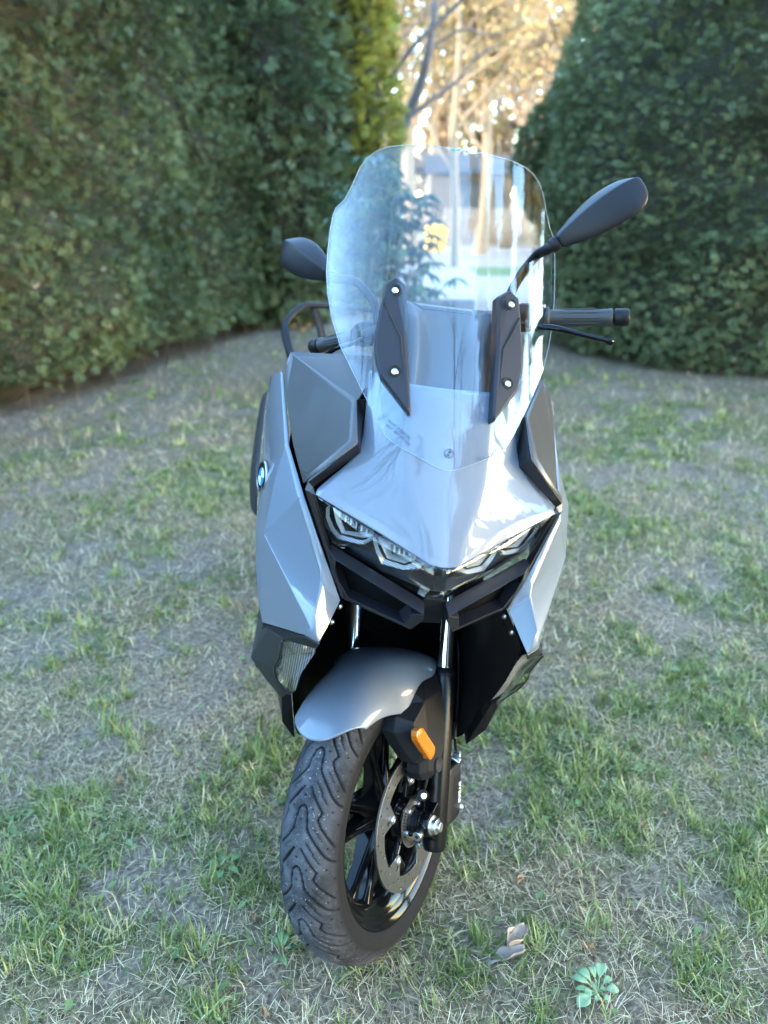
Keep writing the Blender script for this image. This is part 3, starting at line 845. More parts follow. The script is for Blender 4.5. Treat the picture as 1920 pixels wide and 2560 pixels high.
LIMBS = [([(.24, 0, 2.4), (.64, .1, 2.69), (1.01, .2, 2.94), (1.25, .1, 3.21), (1.61, .1, 3.37)], .036, .010), ([(-.12, 0, 2.6), (.13, -.1, 2.99), (.44, -.2, 3.35), (.8, -.2, 3.64), (1.09, -.3, 3.9), (1.38, -.3, 4.3)], .045, .018),
         ([(.6, 0, 3.3), (1.05, 0, 3.53), (1.42, .1, 3.48), (1.75, .1, 3.55)], .022, .006), ([(-.1, 0, 3.0), (.1, .1, 3.21), (.31, .2, 3.53), (.55, .3, 3.74), (.73, .3, 4.1)], .026, .01), ([(.65, 0, 3.7), (1.0, .1, 4.0), (1.5, .2, 4.15), (2.0, .2, 4.2)], .022, .006)]
rb = random.Random(5)
for pts, r0, r1 in LIMBS:
    wood('limb', pts, r0, r1)
    for k in range(9):
        i = rb.randrange(1, len(pts)); a_ = Vector(pts[i - 1]).lerp(Vector(pts[i]), rb.random())
        d_ = Vector((rb.uniform(-.3, 1), rb.uniform(-.4, .4), rb.uniform(-.5, .9))) * rb.uniform(.25, .6)
        wood('twig', [tuple(a_), tuple(a_ + d_ * .5 + Vector((0, 0, .04))), tuple(a_ + d_)], .007, .002)
# trees behind the photographer, seen mirrored in the screen and the paint
tree('bare_tree', 'spreading bare tree before the left hedge mirrored on the left side of the windscreen', -3.75, -1.3, 9.5, .27, 421, DBARK, depth=5, spread=.85, first=.28, forks=(5, 4, 4, 3))
tree('bare_tree', 'bare tree behind the photographer mirrored in the side panel of the scooter', -3.0, -7.5, 12, .22, 433, DBARK, depth=5, spread=.8, first=.3, forks=(4, 4, 4, 3))
tree('autumn_tree', 'tall golden tree to the right mirrored along the right edge of the windscreen', 6.0, -1.2, 11, .24, 437, BARK2, GOLD, 15000, lsize=.30, depth=4, spread=.62, first=.3)
tree('autumn_tree', 'golden tree to the right mirrored in the right wing panel', 6.6, 2.6, 11, .22, 441, BARK, GOLD, 14000, lsize=.30, depth=4, spread=.62, first=.3)
tree('autumn_tree', 'golden tree added out of view beside the house to fill the bright sky mirrored in the hood', 8.4, -5.6, 11, .24, 447, BARK, GOLD, 14000, lsize=.32, depth=4, spread=.62, first=.25)  # unseen tree added to darken the bright gap mirrored in the hood
tree('bare_tree', 'bare tree added out of view before the house to break up the highlight on the hood', 3.6, -4.4, 10.5, .2, 451, DBARK, depth=5, spread=.8, first=.22, forks=(5, 4, 4, 3))  # unseen tree added to break up the white streak mirrored on the hood
# slender conifers behind the photographer (mirrored in the hood)
for k, (cx, cy, hh, lab) in enumerate(((0.1, -6.9, 8.6, 'tallest of the slender dark conifers mirrored in the middle of the hood'), (0.95, -6.6, 7.2, 'slender dark conifer mirrored right of the tallest one'), (-0.75, -7.1, 6.8, 'slender dark conifer mirrored left of the tallest one'), (1.7, -7.0, 6.2, 'shortest slender dark conifer mirrored at the right of the group'))):
    conifer('columnar_conifer', lab, 'tree', cx, cy, lambda z, hh=hh: np.interp(z, [0, .4, 2, hh * .6, hh], [.35, .48, .5, .36, .02]), 0.05, hh, 1500, 0.26, YEW2, 240 + k, view_only=False, group='slender conifers behind the camera')
# the house behind the photographer (mirrored in hood, fender and panels)
RENDER_ = mat('house_render', (0.42, 0.39, 0.34), 0.9, var=.12, var_scale=3, bump=.3, bump_scale=90)
TILE = mat('roof_tiles', (0.10, 0.05, 0.04), 0.8, var=.3, var_scale=9)
ho = empty('house'); ho.location = (3.6, -11.5, 0)
tag(ho, 'rendered house with a dark tiled roof behind the photographer, mirrored in the grey paint', 'house')
facet('wall', [(-4500, 0, 0), (5000, 0, 0), (5000, 0, 4400), (-4500, 0, 4400), (-4500, -7000, 0), (5000, -7000, 0), (5000, -7000, 4400), (-4500, -7000, 4400), (-4500, -3500, 7000), (5000, -3500, 7000)],
      [(0, 1, 2, 3), (1, 5, 6, 9, 2), (4, 0, 3, 8, 7), (5, 4, 7, 6)], RENDER_, ho, bev=15, thick=0, center=(0, -3500, 2500))
facet('roof', [(-4900, 500, 4250), (5400, 500, 4250), (5400, -3500, 7250), (-4900, -3500, 7250), (-4900, -7500, 4250), (5400, -7500, 4250)], [(0, 1, 2, 3), (3, 2, 5, 4)], TILE, ho, bev=15, thick=120, center=(0, -3500, 2000))
WFRAME = mat('window_frame', (0.75, 0.75, 0.74), 0.5)
WGLASS = mat('window_glass', (0.02, 0.022, 0.025), 0.05)
for wx in (-3100, -300, 2600):
    for wz in (900, 2850):
        fr_ = facet('window', [(wx, 30, wz), (wx + 1300, 30, wz), (wx + 1300, 30, wz + 1250), (wx, 30, wz + 1250), (wx + 90, 30, wz + 90), (wx + 1210, 30, wz + 90), (wx + 1210, 30, wz + 1160), (wx + 90, 30, wz + 1160)],
                    [(0, 1, 5, 4), (1, 2, 6, 5), (2, 3, 7, 6), (3, 0, 4, 7)], WFRAME, ho, bev=6, thick=60, center=(wx, -3000, wz))
        facet('pane', [(wx + 90, 12, wz + 90), (wx + 1210, 12, wz + 90), (wx + 1210, 12, wz + 1160), (wx + 90, 12, wz + 1160)], [(0, 1, 2, 3)], WGLASS, fr_, bev=0, thick=10, center=(wx, -3000, wz))
# ------------------------------------------------------------------ the scooter (leans on its side stand, bars on full lock)
SC = frame_matrix((0.985697, 0.109238, -0.128329), (-0.110148, 0.993915, 0.0), (0.127548, 0.014135, 0.991732), (-0.05106, 1.22343, 0.0))
scooter = empty('motor_scooter')
scooter.matrix_world = SC
tag(scooter, 'light grey maxi scooter with tall clear windscreen parked on the lawn, front wheel turned', 'scooter')
S = scooter
AX = Vector((0.791101, -0.553337, 0.260725)).normalized()
UX = Vector((0.0, 0.426241, 0.904610)).normalized()
FX = UX.cross(AX).normalized()
WM = frame_matrix(AX, FX, UX, (0, 0, 0.2745))          # wheel and fork frame: x axle, y rearwards, z up the fork
HM = frame_matrix(AX, FX, UX, (0.0, 0.170, 1.225))     # handlebar frame

# ---- front wheel
wheel = empty('front_wheel', S, WM)
RUB = mat('tyre_rubber', (0.032, 0.032, 0.034), 0.78, spec=0.10, bump=0.35, bump_scale=500, rough_var=0.08)
nt = RUB.node_tree
_b = nt.nodes['Principled BSDF']
_tc = nt.nodes.new('ShaderNodeTexCoord')
_at = nt.nodes.new('ShaderNodeAttribute'); _at.attribute_name = 'wear'
_n = nt.nodes.new('ShaderNodeTexNoise'); _n.inputs['Scale'].default_value = 16; _n.inputs['Detail'].default_value = 10; _n.inputs['Roughness'].default_value = 0.72
_r = nt.nodes.new('ShaderNodeValToRGB')
_r.color_ramp.elements[0].position = 0.36; _r.color_ramp.elements[0].color = (0.026, 0.026, 0.029, 1)
_r.color_ramp.elements[1].position = 0.72; _r.color_ramp.elements[1].color = (0.125, 0.125, 0.135, 1)
_n3 = nt.nodes.new('ShaderNodeTexNoise'); _n3.inputs['Scale'].default_value = 240; _n3.inputs['Detail'].default_value = 2
_r3 = nt.nodes.new('ShaderNodeValToRGB'); _r3.color_ramp.elements[0].position = .66; _r3.color_ramp.elements[1].position = .74
nt.links.new(_tc.outputs['Object'], _n3.inputs['Vector']); nt.links.new(_n3.outputs['Fac'], _r3.inputs[0])
_mx = nt.nodes.new('ShaderNodeMix'); _mx.data_type = 'RGBA'; _mx.inputs[6].default_value = (0.009, 0.009, 0.010, 1)
nt.links.new(_tc.outputs['Object'], _n.inputs['Vector']); nt.links.new(_n.outputs['Fac'], _r.inputs[0])
_m3 = nt.nodes.new('ShaderNodeMix'); _m3.data_type = 'RGBA'; _m3.inputs[7].default_value = (0.30, 0.29, 0.27, 1)
nt.links.new(_r3.outputs[0], _m3.inputs[0]); nt.links.new(_r.outputs[0], _m3.inputs[6])
nt.links.new(_m3.outputs[2], _mx.inputs[7]); nt.links.new(_at.outputs['Fac'], _mx.inputs[0]); nt.links.new(_mx.outputs[2], _b.inputs['Base Color'])

def tyre_mesh(name, prof, NS, tread, parent, period=18, hw=0.060):
    """prof: outer half section (axial, radius) from crown outwards to the bead; tread(s,t)->depth 0..1"""
    half = np.array(prof)
    # resample the section evenly
    d = np.r_[0, np.cumsum(np.hypot(*np.diff(half, axis=0).T))]
    K = 44 if NS > 500 else 24
    q = np.linspace(0, d[-1], K)
    a = np.interp(q, d, half[:, 0]); r = np.interp(q, d, half[:, 1])
    ax = np.r_[-a[::-1], a[1:]]; rr = np.r_[r[::-1], r[1:]]; arc = np.r_[-q[::-1], q[1:]]
    # section normals
    tx = np.gradient(ax); tr = np.gradient(rr); ln = np.hypot(tx, tr); nx, nr = -tr / ln, tx / ln
    ph = np.linspace(0, 2 * np.pi, NS, endpoint=False)
    PH, ARC = np.meshgrid(ph, arc, indexing='ij')
    dep = tread(PH, ARC)
    A = ax[None] - nx[None] * dep * 0.0042
    RR_ = rr[None] - nr[None] * dep * 0.0042
    X = A; Y = -RR_ * np.cos(PH); Z = RR_ * np.sin(PH)
    co = np.stack([X, Y, Z], -1).reshape(-1, 3)
    M_ = len(arc)
    i = np.arange(NS)[:, None]; j = np.arange(M_ - 1)[None]
    i2 = (i + 1) % NS
    fc = np.stack([i * M_ + j, i * M_ + j + 1, i2 * M_ + j + 1, i2 * M_ + j], -1).reshape(-1, 4)
    me = np_mesh(name, co, fc)
    at = me.attributes.new('wear', 'FLOAT', 'POINT')
    w = (np.clip(1.25 - np.abs(ARC) / 0.062, 0, 1) ** 0.8) * (1 - np.clip(dep * 1.6, 0, 1))
    at.data.foreach_set('value', w.reshape(-1).astype(np.float32))
    me.materials.append(RUB)
    o = bpy.data.objects.new(name, me)
    return link(o, parent)

def np_mesh(name, co, quads, smooth=True):
    me = bpy.data.meshes.new(name)
    co = np.asarray(co, dtype=np.float32); quads = np.asarray(quads, dtype=np.int32)
    k = quads.shape[1]
    me.vertices.add(len(co)); me.vertices.foreach_set('co', co.reshape(-1))
    me.loops.add(quads.size); me.loops.foreach_set('vertex_index', quads.reshape(-1))
    me.polygons.add(len(quads)); me.polygons.foreach_set('loop_start', np.arange(0, quads.size, k, dtype=np.int32))
    me.polygons.foreach_set('use_smooth', np.full(len(quads), smooth))
    me.update(calc_edges=True)
    return me

# one period of the tread (s: fraction of the period forwards/up, t: mm across; + is the scooter's left)
TREAD = [
    ([(0.5, -0.2), (0.44, -7.2), (0.372, -8.6), (0.254, -11.3), (0.104, -11.9), (-0.059, -24.8), (-0.225, -44.0)], 2.0, 1),
    ([(0.5, -0.2), (0.474, 5.7), (0.389, 9.7), (0.105, 15.3), (-0.042, 27.8), (-0.3, 49.7), (-0.385, 62.4), (-0.468, 94.8)], 2.2, 1),
    ([(0.798, 7.2), (0.601, 21.9), (0.424, 37.2), (0.3, 31.2), (0.179, 38.6), (-0.129, 67.1)], 1.9, 1),
    ([(0.913, 15.9), (0.744, 30.5), (0.712, 29.4), (0.57, 43.1)], 0.7, 0.8),
    ([(0.144, 27.6), (0.062, 35.4), (-0.031, 43.5)], 0.7, 0.8),
    ([(0.795, -6.7), (0.638, -17.6), (0.445, -35.6)], 1.8, 1),
    ([(0.445, -35.6), (0.343, -33.4), (0.147, -42.9)], 1.4, 0.9),
    ([(-0.091, 14.9), (-0.258, 29.8), (-0.278, 28.9), (-0.424, 42.5)], 0.8, 0.8),
    ([(-0.003, -8.2), (0.064, -0.4), (-0.004, 7.0)], 0.6, 0.5),
    ([(-0.1, -15.1), (-0.251, -31.1)], 0.8, 0.7),
    ([(-0.204, -7.3), (-0.524, -34.8)], 1.9, 1),
    ([(0.276, 67.3), (0.17, 94.8)], 1.2, 0.8),
    ([(0.651, 0.1), (0.661, 0.1)], 1.3, 0.8),
    ([(0.454, 19.1), (0.464, 19.1)], 1.3, 0.8),
    ([(0.267, -0.4), (0.277, -0.4)], 1.3, 0.8),
    ([(0.464, 54.7), (0.474, 54.7)], 1.3, 0.8),
    ([(0.839, 55.2), (0.849, 55.2)], 1.3, 0.8),
    ([(-0.351, -1.5), (-0.341, -1.5)], 1.3, 0.8),
    ([(-0.162, 54.3), (-0.152, 54.3)], 1.3, 0.8),
    ([(0.456, -18.5), (0.466, -18.5)], 1.3, 0.8),
]
TREAD_PHASE = 0.0871
def seg_dist(px, py, line):
    best = np.full(px.shape, 1e9)
    for (x0, y0), (x1, y1) in zip(line[:-1], line[1:]):
        dx, dy = x1 - x0, y1 - y0
        L2 = dx * dx + dy * dy + 1e-9
        t = np.clip(((px - x0) * dx + (py - y0) * dy) / L2, 0, 1)
        best = np.minimum(best, np.hypot(px - x0 - t * dx, py - y0 - t * dy))
    return best

def front_tread(PH, ARC):
    per = 2 * np.pi / 17
    plen = per * 270.0                           # mm
    s = ((PH - TREAD_PHASE) % per) / per * plen
    t = ARC * 1000
    dep = np.zeros(PH.shape)
    rings = np.maximum(np.clip(1 - np.abs(np.abs(ARC) - .0835) / .0012, 0, 1) * .5, np.clip(1 - np.abs(np.abs(ARC) - .0905) / .0010, 0, 1) * .4)
    for line, w, dp in TREAD:
        for sh in (-plen, 0, plen, 2 * plen, -2 * plen):
            L = [(a * plen + sh, b) for a, b in line]
            lo, hi = min(p[0] for p in L) - 6, max(p[0] for p in L) + 6
            if hi < 0 or lo > plen:
                continue
            d = seg_dist(s, t, L)
            dep = np.maximum(dep, dp * np.clip((w * .78 + 0.7 - d) / 1.4, 0, 1))
    return dep * (np.abs(ARC) < 0.071) + rings

FRONT_SEC = [(0.0, .2745), (.012, .2740), (.024, .2715), (.036, .2660), (.047, .2572), (.0555, .2465), (.0600, .2350), (.0603, .2270), (.0585, .2180), (.0545, .2090), (.0500, .2030), (.0470, .1990)]
tyre_mesh('tyre', FRONT_SEC, 1000, front_tread, wheel)

def rim(parent, rs_=1.0, w=0.052):
    prof = [(-w, .2035), (-w - .001, .2075), (-w + .004, .2085), (-w + .006, .200), (-w + .012, .186), (-.03, .177), (-.012, .168), (.012, .168), (.03, .177), (w - .012, .186), (w - .006, .200), (w - .004, .2085), (w + .001, .2075), (w, .2035), (w - .009, .1955), (w - .016, .181), (.028, .170), (.012, .160), (-.012, .160), (-.028, .170), (-w + .016, .181), (-w + .009, .1955)]
    return lathe('rim', [(a, r * rs_) for a, r in prof], GLOSSB, parent, n=96, closed=True, bev=0)

rim(wheel)
lathe('hub', [(-.05, .0), (-.05, .030), (-.035, .042), (.035, .046), (.060, .046), (.066, .038), (.072, .03), (.072, 0)], GLOSSB, wheel, n=48)

def spoke(ang, name='spoke'):
    vs_, fs = [], []
    secs = [(.036, .021, .027), (.06, .015, .021), (.10, .0105, .014), (.14, .011, .012), (.170, .019, .016)]
    dx = math.cos(ang), math.sin(ang)
    for r, hw, ht in secs:
        for (u, v) in ((-1, -1), (-.55, -1), (.55, -1), (1, -1), (1, .5), (.5, 1), (-.5, 1), (-1, .5)):
            t = u * hw; a = v * ht + .006
            vs_.append((a, -(r * dx[0]) + t * dx[1], r * dx[1] + t * dx[0]))
    n = 8
    for i in range(len(secs) - 1):
        for k in range(n):
            fs.append((i * n + k, i * n + (k + 1) % n, (i + 1) * n + (k + 1) % n, (i + 1) * n + k))
    o = mesh_obj(name, vs_, fs, GLOSSB, wheel, None, True)
    orient_out(o)
    b = o.modifiers.new('bevel', 'BEVEL'); b.width = 0.003; b.segments = 3; b.limit_method = 'ANGLE'; b.angle_limit = rad(25); b.harden_normals = True
    return o

def orient_out(o):
    bm = bmesh.new(); bm.from_mesh(o.data); bmesh.ops.recalc_face_normals(bm, faces=bm.faces); bm.to_mesh(o.data); bm.free()

SP0 = rad(6)
for k in range(5):
    for d in (-11.5, 11.5):
        spoke(SP0 + rad(72 * k + d))

# brake disc: ring with five tabs, drilled
def disc_outline():
    inner = []
    for k in range(5):
        a0 = rad(72 * k + 14)
        n = 14
        for i in range(n):
            a = a0 + rad(72) * (i / n)
            f = abs(((i / n) - 0.5)) * 2            # 1 at the tab
            r = 0.1030 if f < 0.66 else (0.0685 if f > 0.80 else 0.084)
            inner.append((-r * math.cos(a), r * math.sin(a)))
    return inner
holes = [disc_outline()]
for k in range(15):
    for j, (rr_, off) in enumerate(((.1085, 0), (.1165, 8), (.1250, 16))):
        a = rad(24 * k + off)
        holes.append(circle(0.0031, 10, (-rr_ * math.cos(a), rr_ * math.sin(a))))
for k in range(5):
    a = rad(72 * k + 14 - 9)
    holes.append(circle(0.0052, 12, (-.0905 * math.cos(a + rad(4)), .0905 * math.sin(a + rad(4)))))
plate('brake_disc', circle(0.1325, 120), holes, 0.0045, STEEL, wheel, Matrix.Translation((.074, 0, 0)), bev=0.0003)
for k in range(5):
    a = rad(72 * k + 14)
    M = Matrix.Translation((.0745, -.0775 * math.cos(a), .0775 * math.sin(a)))
    b_ = lathe('disc_bolt', [(.002, 0), (.002, .0078), (.0045, .0078), (.0058, .0065), (.0058, .0036), (.0035, .0034), (.0035, 0)], BOLT, wheel, M, n=20, bev=0.0004)
    tube('disc_carrier', [(66, -45 * math.cos(a), 45 * math.sin(a)), (69, -80 * math.cos(a), 80 * math.sin(a))], [9, 7], GLOSSB, wheel, n=8)
slots = []
for k in range(46):
    a = 2 * math.pi * k / 46
    def pt(r, w): return (-r * math.cos(a) + w * math.sin(a), r * math.sin(a) + w * math.cos(a))
    slots.append([pt(.0375, -.0012), pt(.0455, -.0015), pt(.0455, .0015), pt(.0375, .0012)])
plate('sensor_ring', circle(0.0492, 72), [circle(0.030, 40)] + slots, 0.0022, STEEL, wheel, Matrix.Translation((.0835, 0, 0)))
for k in range(5):
    a = rad(72 * k + 44)
    lathe('ring_bolt', [(.0, 0), (.0, .0048), (.004, .0048), (.005, .004), (.005, 0)], BOLT, wheel, Matrix.Translation((.084, -.033 * math.cos(a), .033 * math.sin(a))), n=14, bev=0.0003)
lathe('spacer', [(.07, .0), (.07, .026), (.084, .026), (.086, .021), (.094, .021), (.094, .017), (.108, .017), (.108, 0)], PLASTIC, wheel, n=40)

# ---- fork
LEGM = mat('fork_leg_black', (0.003, 0.003, 0.004), 0.3, spec=0.25)
def fork_leg(s):
    t = tube('fork_leg', [(s * 109, 50, -62), (s * 109, 50, -50), (s * 109, 50, 270), (s * 109, 50, 285)], [21, 23.5, 22.5, 21], LEGM, S, WM, n=28, smooth_path=False)
    tube('chrome_stanchion', [(s * 109, 50, 280), (s * 109, 50, 640)], 15.5, CHROME, t, None, n=28, smooth_path=False)
    tube('dust_seal', [(s * 109, 50, 281), (s * 109, 50, 287), (s * 109, 50, 291), (s * 109, 50, 297)], [23, 23, 20, 17], PLASTIC, t, None, n=28, smooth_path=False)
    # axle clamp
    lathe('axle_clamp', [(.0, .0), (.0, .021), (.003, .023), (.020, .023), (.023, .021), (.023, 0)], GLOSSB, t, Matrix.Translation((s * .109 - .0115 + .003 * s, 2 * .0, 0)), n=36)
    facet('clamp_web', [(s * 99, 4, 20), (s * 99, 44, 46), (s * 99, 44, -50), (s * 99, 2, -20), (s * 121, 4, 20), (s * 121, 44, 46), (s * 121, 44, -50), (s * 121, 2, -20)],
          [(0, 1, 2, 3), (4, 7, 6, 5), (0, 4, 5, 1), (3, 2, 6, 7), (0, 3, 7, 4)], GLOSSB, t, bev=3, thick=0, center=(s * 110, 25, 0))
    return t
legL = fork_leg(1)
legR = fork_leg(-1)
ax = empty('front_axle', S, WM)
lathe('axle_washer', [(.1235, 0), (.1235, .0185), (.1262, .0185), (.1268, .017), (.1268, 0)], BOLT, ax, n=36, bev=.0004)
hexn = [(.0145 * math.cos(rad(60 * k + 12)), .0145 * math.sin(rad(60 * k + 12))) for k in range(6)]
plate('axle_nut', hexn, [], 0.009, BOLT, ax, Matrix.Translation((.1305, 0, 0)), bev=0.0012)
lathe('axle_end', [(.134, 0), (.134, .0095), (.1425, .0095), (.1435, .0085), (.1435, 0)], BOLT, ax, n=24, bev=.0004)
pb = tube('pinch_bolt', [(109, -34, -17), (109, -26, -15), (109, -10, -12)], [9, 9, 6], BOLT, ax, n=18, smooth_path=False)
tube('socket_shade', [(109, -34.4, -17.1), (109, -33.8, -16.9)], 4, HOLEM, ax, n=6, smooth_path=False)  # black disc painting the shade of the hex socket
sb = tube('speed_sensor', [(96, 6, 50), (104, -8, 54)], [12, 11], PLASTIC, ax, n=14, smooth_path=False)
tube('sensor_screw', [(104, -8, 54), (109, -13, 55)], [6.5, 6], BOLT, ax, n=14, smooth_path=False)
tube('sensor_cable', [(98, 10, 58), (104, 12, 90), (108, 18, 130)], 3.2, PLASTIC, ax, n=8)

# brake caliper on the left leg
cal = facet('brake_caliper', [(86, 100, 80), (112, 100, 84), (112, 150, 92), (86, 150, 88), (86, 96, -30), (112, 96, -34), (112, 158, -24), (86, 156, -22), (116, 112, 66), (116, 152, 70), (116, 158, -8), (116, 112, -20)],
            [(0, 1, 2, 3), (7, 6, 5, 4), (0, 3, 7, 4), (3, 2, 6, 7), (0, 4, 5, 1), (1, 8, 9, 2), (2, 9, 10, 6), (6, 10, 11, 5), (5, 11, 8, 1), (8, 11, 10, 9)], PLASTIC, S, WM, bev=4, thick=0, center=(100, 125, 30))
text_obj('caliper_lettering', 'BYBRE', 0.0155, WHITE_INK, cal, frame_matrix((0, .045, -1), (0, 1, .045), (1, 0, 0), (.1163, .147, .030)))
tube('caliper_pin', [(92, 148, 96), (110, 152, 88)], [9, 9], CHROME, cal, n=16, smooth_path=False)
tube('banjo_bolt', [(98, 149, 103), (112, 152, 104)], [8.5, 8.5], BOLT, cal, n=14, smooth_path=False)
tube('caliper_bolt', [(112, 160, -4), (119, 164, -5)], [7, 6], BOLT, cal, n=12, smooth_path=False)
hose = tube('brake_hose', [(104, 150, 106), (104, 138, 128), (107, 128, 160), (110, 120, 215), (110, 118, 273), (104, 120, 340), (95, 128, 420)], [3, 3, 3.2, 4.2, 4.4, 4.4, 4.4], PLASTIC, S, WM, n=10)
tube('hose_ferrule', [(105, 133, 142), (107, 127, 176)], [5, 5.4], STEEL, hose, n=12, smooth_path=False)

# ---- front fender (wheel frame)
rows = []
NV = 18
for i in range(NV):
    v_ = i / (NV - 1)
    row = []
    for u_, g_ in ((0, 0), (.22, .012), (.44, .055), (.64, .15), (.80, .30), (.91, .52), (.98, .80), (1.0, 1.0)):
        lip = 35.5 + 10.5 * u_ ** 2.6
        th = lip + (126 - lip) * v_ ** 1.1
        hw = np.interp(th, [36, 45, 60, 70, 78, 96, 126], [64, 74, 84, 90, 99, 101, 84])
        rk = np.interp(th, [36, 46, 52, 58, 66, 72, 75, 80, 94, 106, 126], [296, 281, 272, 258, 238, 230, 250, 274, 281, 286, 292])
        r0 = 309 + 20 * min(1, max(0, (th - 35) / 46)) ** 0.85
        t = rad(th)
        r = r0 - (r0 - rk) * g_
        row.append((u_ * hw, -r * math.cos(t), r * math.sin(t)))
    rows.append(row)
fender = grid('front_fender', rows, PAINT, S, WM, sub=2, thick=3.5, crease_cols=(), edge=0.8, center=(0, 0, 0))

def fork_cover(s):
    # matte black cover beside the fender with its reflector
    out = [(34, 300), (-16, 270), (-58, 258), (-70, 232), (-104, 214), (-110, 186), (-92, 160), (-60, 125), (-50, 122), (-46, 103), (-32, 88), (2, 86), (32, 101), (62, 172), (60, 218), (44, 286)]
    depth = {0: 92, 1: 93, 2: 92, 3: 86, 4: 84, 5: 85, 6: 92, 7: 104, 8: 112, 9: 112, 10: 112, 11: 114, 12: 112, 13: 110, 14: 108, 15: 98}
    inn = [(10, 256), (-52, 240), (-88, 205), (-88, 188), (-70, 146), (-40, 138), (-30, 108), (0, 102), (18, 110), (42, 176), (40, 214)]
    idep = [118, 118, 115, 116, 124, 127, 125, 126, 126, 124, 120]
    v = [(s * depth[i], y, z) for i, (y, z) in enumerate(out)] + [(s * idep[i], y, z) for i, (y, z) in enumerate(inn)]
    n = len(out)
    f = [(0, 1, n + 1, n), (1, 2, n + 1), (2, 3, n + 1), (3, 4, n + 2, n + 1), (4, 5, n + 3, n + 2), (5, 6, n + 3), (6, 7, n + 4, n + 3), (7, 8, n + 5, n + 4), (8, 9, n + 6, n + 5), (9, 10, n + 6), (10, 11, n + 7, n + 6), (11, 12, n + 8, n + 7), (12, 13, n + 9, n + 8), (13, 14, n + 10, n + 9), (14, 15, n, n + 10), (15, 0, n),
         (n, n + 1, n + 5, n + 10), (n + 1, n + 2, n + 4, n + 5), (n + 2, n + 3, n + 4), (n + 5, n + 6, n + 9, n + 10), (n + 6, n + 7, n + 8, n + 9)]
    # inner rim that gives the cover depth
    k = len(v)
    v += [(s * (depth[i] - 26), y, z) for i, (y, z) in enumerate(out)]
    f += [(i, k + i, k + (i + 1) % n, (i + 1) % n) for i in range(n)]
    c = facet('fork_cover', v, f, MATTE_BLACK, S, WM, bev=5, thick=0, center=(s * 80, -20, 180), seg=3, ang=7)
    # reflector: slanted lozenge
    d = Vector((0, 78, -60)).normalized(); e = Vector((0, 60, 78)).normalized()
    pts = []
    for u, w in ((-49, -3), (-43, -11), (-34, -14.5), (36, -14.5), (45, -10), (49, -1), (47, 8), (40, 14), (-30, 14.5), (-41, 9)):
        p = Vector((0, -70, 168)) + d * u + e * w
        pts.append((p.y, p.z))
    rv = [(s * 121, y, z) for y, z in pts] + [(s * 133, y, z) for y, z in pts]
    cy = sum(p[0] for p in pts) / len(pts); cz = sum(p[1] for p in pts) / len(pts)
    rv += [(s * 136, cy + (y - cy) * .86, cz + (z - cz) * .80) for y, z in pts]
    m_ = len(pts)
    rf = [(i, (i + 1) % m_, m_ + (i + 1) % m_, m_ + i) for i in range(m_)] + [(m_ + i, m_ + (i + 1) % m_, 2 * m_ + (i + 1) % m_, 2 * m_ + i) for i in range(m_)] + [tuple(range(2 * m_, 3 * m_))]
    facet('amber_reflector', rv, rf, AMBER, c, None, bev=1.2, thick=0, center=(s * 120, cy, cz))
    lathe('recess_shade', [(.0, .0), (.0, .010), (.004, .012), (.0045, .0135), (.0, .0142)], HOLEM, c, Matrix.Translation((s * .1262 - (0 if s > 0 else .0045), 0.004, .114)), n=24, bev=0)  # black disc standing for the shade in a screw hole
    return c
MATTE_BLACK = mat('fork_cover_plastic', (0.008, 0.008, 0.010), 0.5, spec=0.2, bump=0.1, bump_scale=1400, rough_var=0.05)
fork_cover(1)
fork_cover(-1)

# ---- body panels (mm in the scooter frame, right-hand values are the rider's left)
hood_rows = [
    [(0, -207, 914.5), (21, -203, 918), (104, -152, 946), (192, -101, 975.5)],
    [(0, -202, 924), (24, -196, 927.5), (103, -147, 965), (189, -96, 983)],
    [(0, -172, 978), (38, -165, 980), (112, -124, 994), (172, -86, 999)],
    [(0, -143, 1022), (60, -131, 1020), (112, -100, 1024), (133, -75, 1032)],
    [(0, -124, 1060), (66, -108, 1060), (108, -78, 1060), (124, -50, 1062)],
    [(0, -100, 1105), (68, -84, 1106), (104, -48, 1108), (122, -18, 1107)],
    [(0, -66, 1150), (68, -52, 1150), (100, -10, 1152), (118, 22, 1150)],
]
grid('hood_panel', hood_rows, PAINT, S, sub=3, thick=3, crease_rows=(1,), crease_cols=(1,), edge=0.9)

# side panels
pv = [(257, 205, 1097), (266, 212, 1090), (276, 262, 1072), (256, 180, 1082), (242, 50, 1007), (254, 5, 956), (265, -12, 865), (215, -75, 959), (251, 190, 1089), (235, 46, 1005), (221, -28, 984), (208, -80, 962),
      (138, -132, 813), (172, -118, 856), (170, -128, 840), (179, -165, 802), (183, -170, 784), (168, -175, 760), (191, -160, 764), (255, 5, 688), (263, 10, 715), (276, 15, 807), (280, 25, 862), (274, 98, 935), (277, 200, 1024),
      (272, 130, 700), (285, 260, 860), (283, 290, 1000), (173, -107, 886), (280, 420, 880), (276, 420, 990)]
pf = [(0, 8, 3), (8, 9, 4, 3), (4, 9, 10, 7), (10, 11, 7), (4, 7, 6, 5), (6, 7, 13, 14), (6, 14, 15, 16), (7, 11, 28, 13), (13, 28, 12, 14), (14, 12, 17, 15), (15, 17, 16), (16, 17, 18),
      (6, 16, 18, 19), (6, 19, 20, 21), (6, 21, 22), (5, 6, 22, 23), (4, 5, 23), (3, 4, 23, 24), (0, 3, 24, 1), (1, 24, 2), (24, 27, 2), (23, 26, 27, 24), (22, 21, 26, 23), (21, 20, 25, 26), (20, 19, 25), (26, 29, 30, 27)]
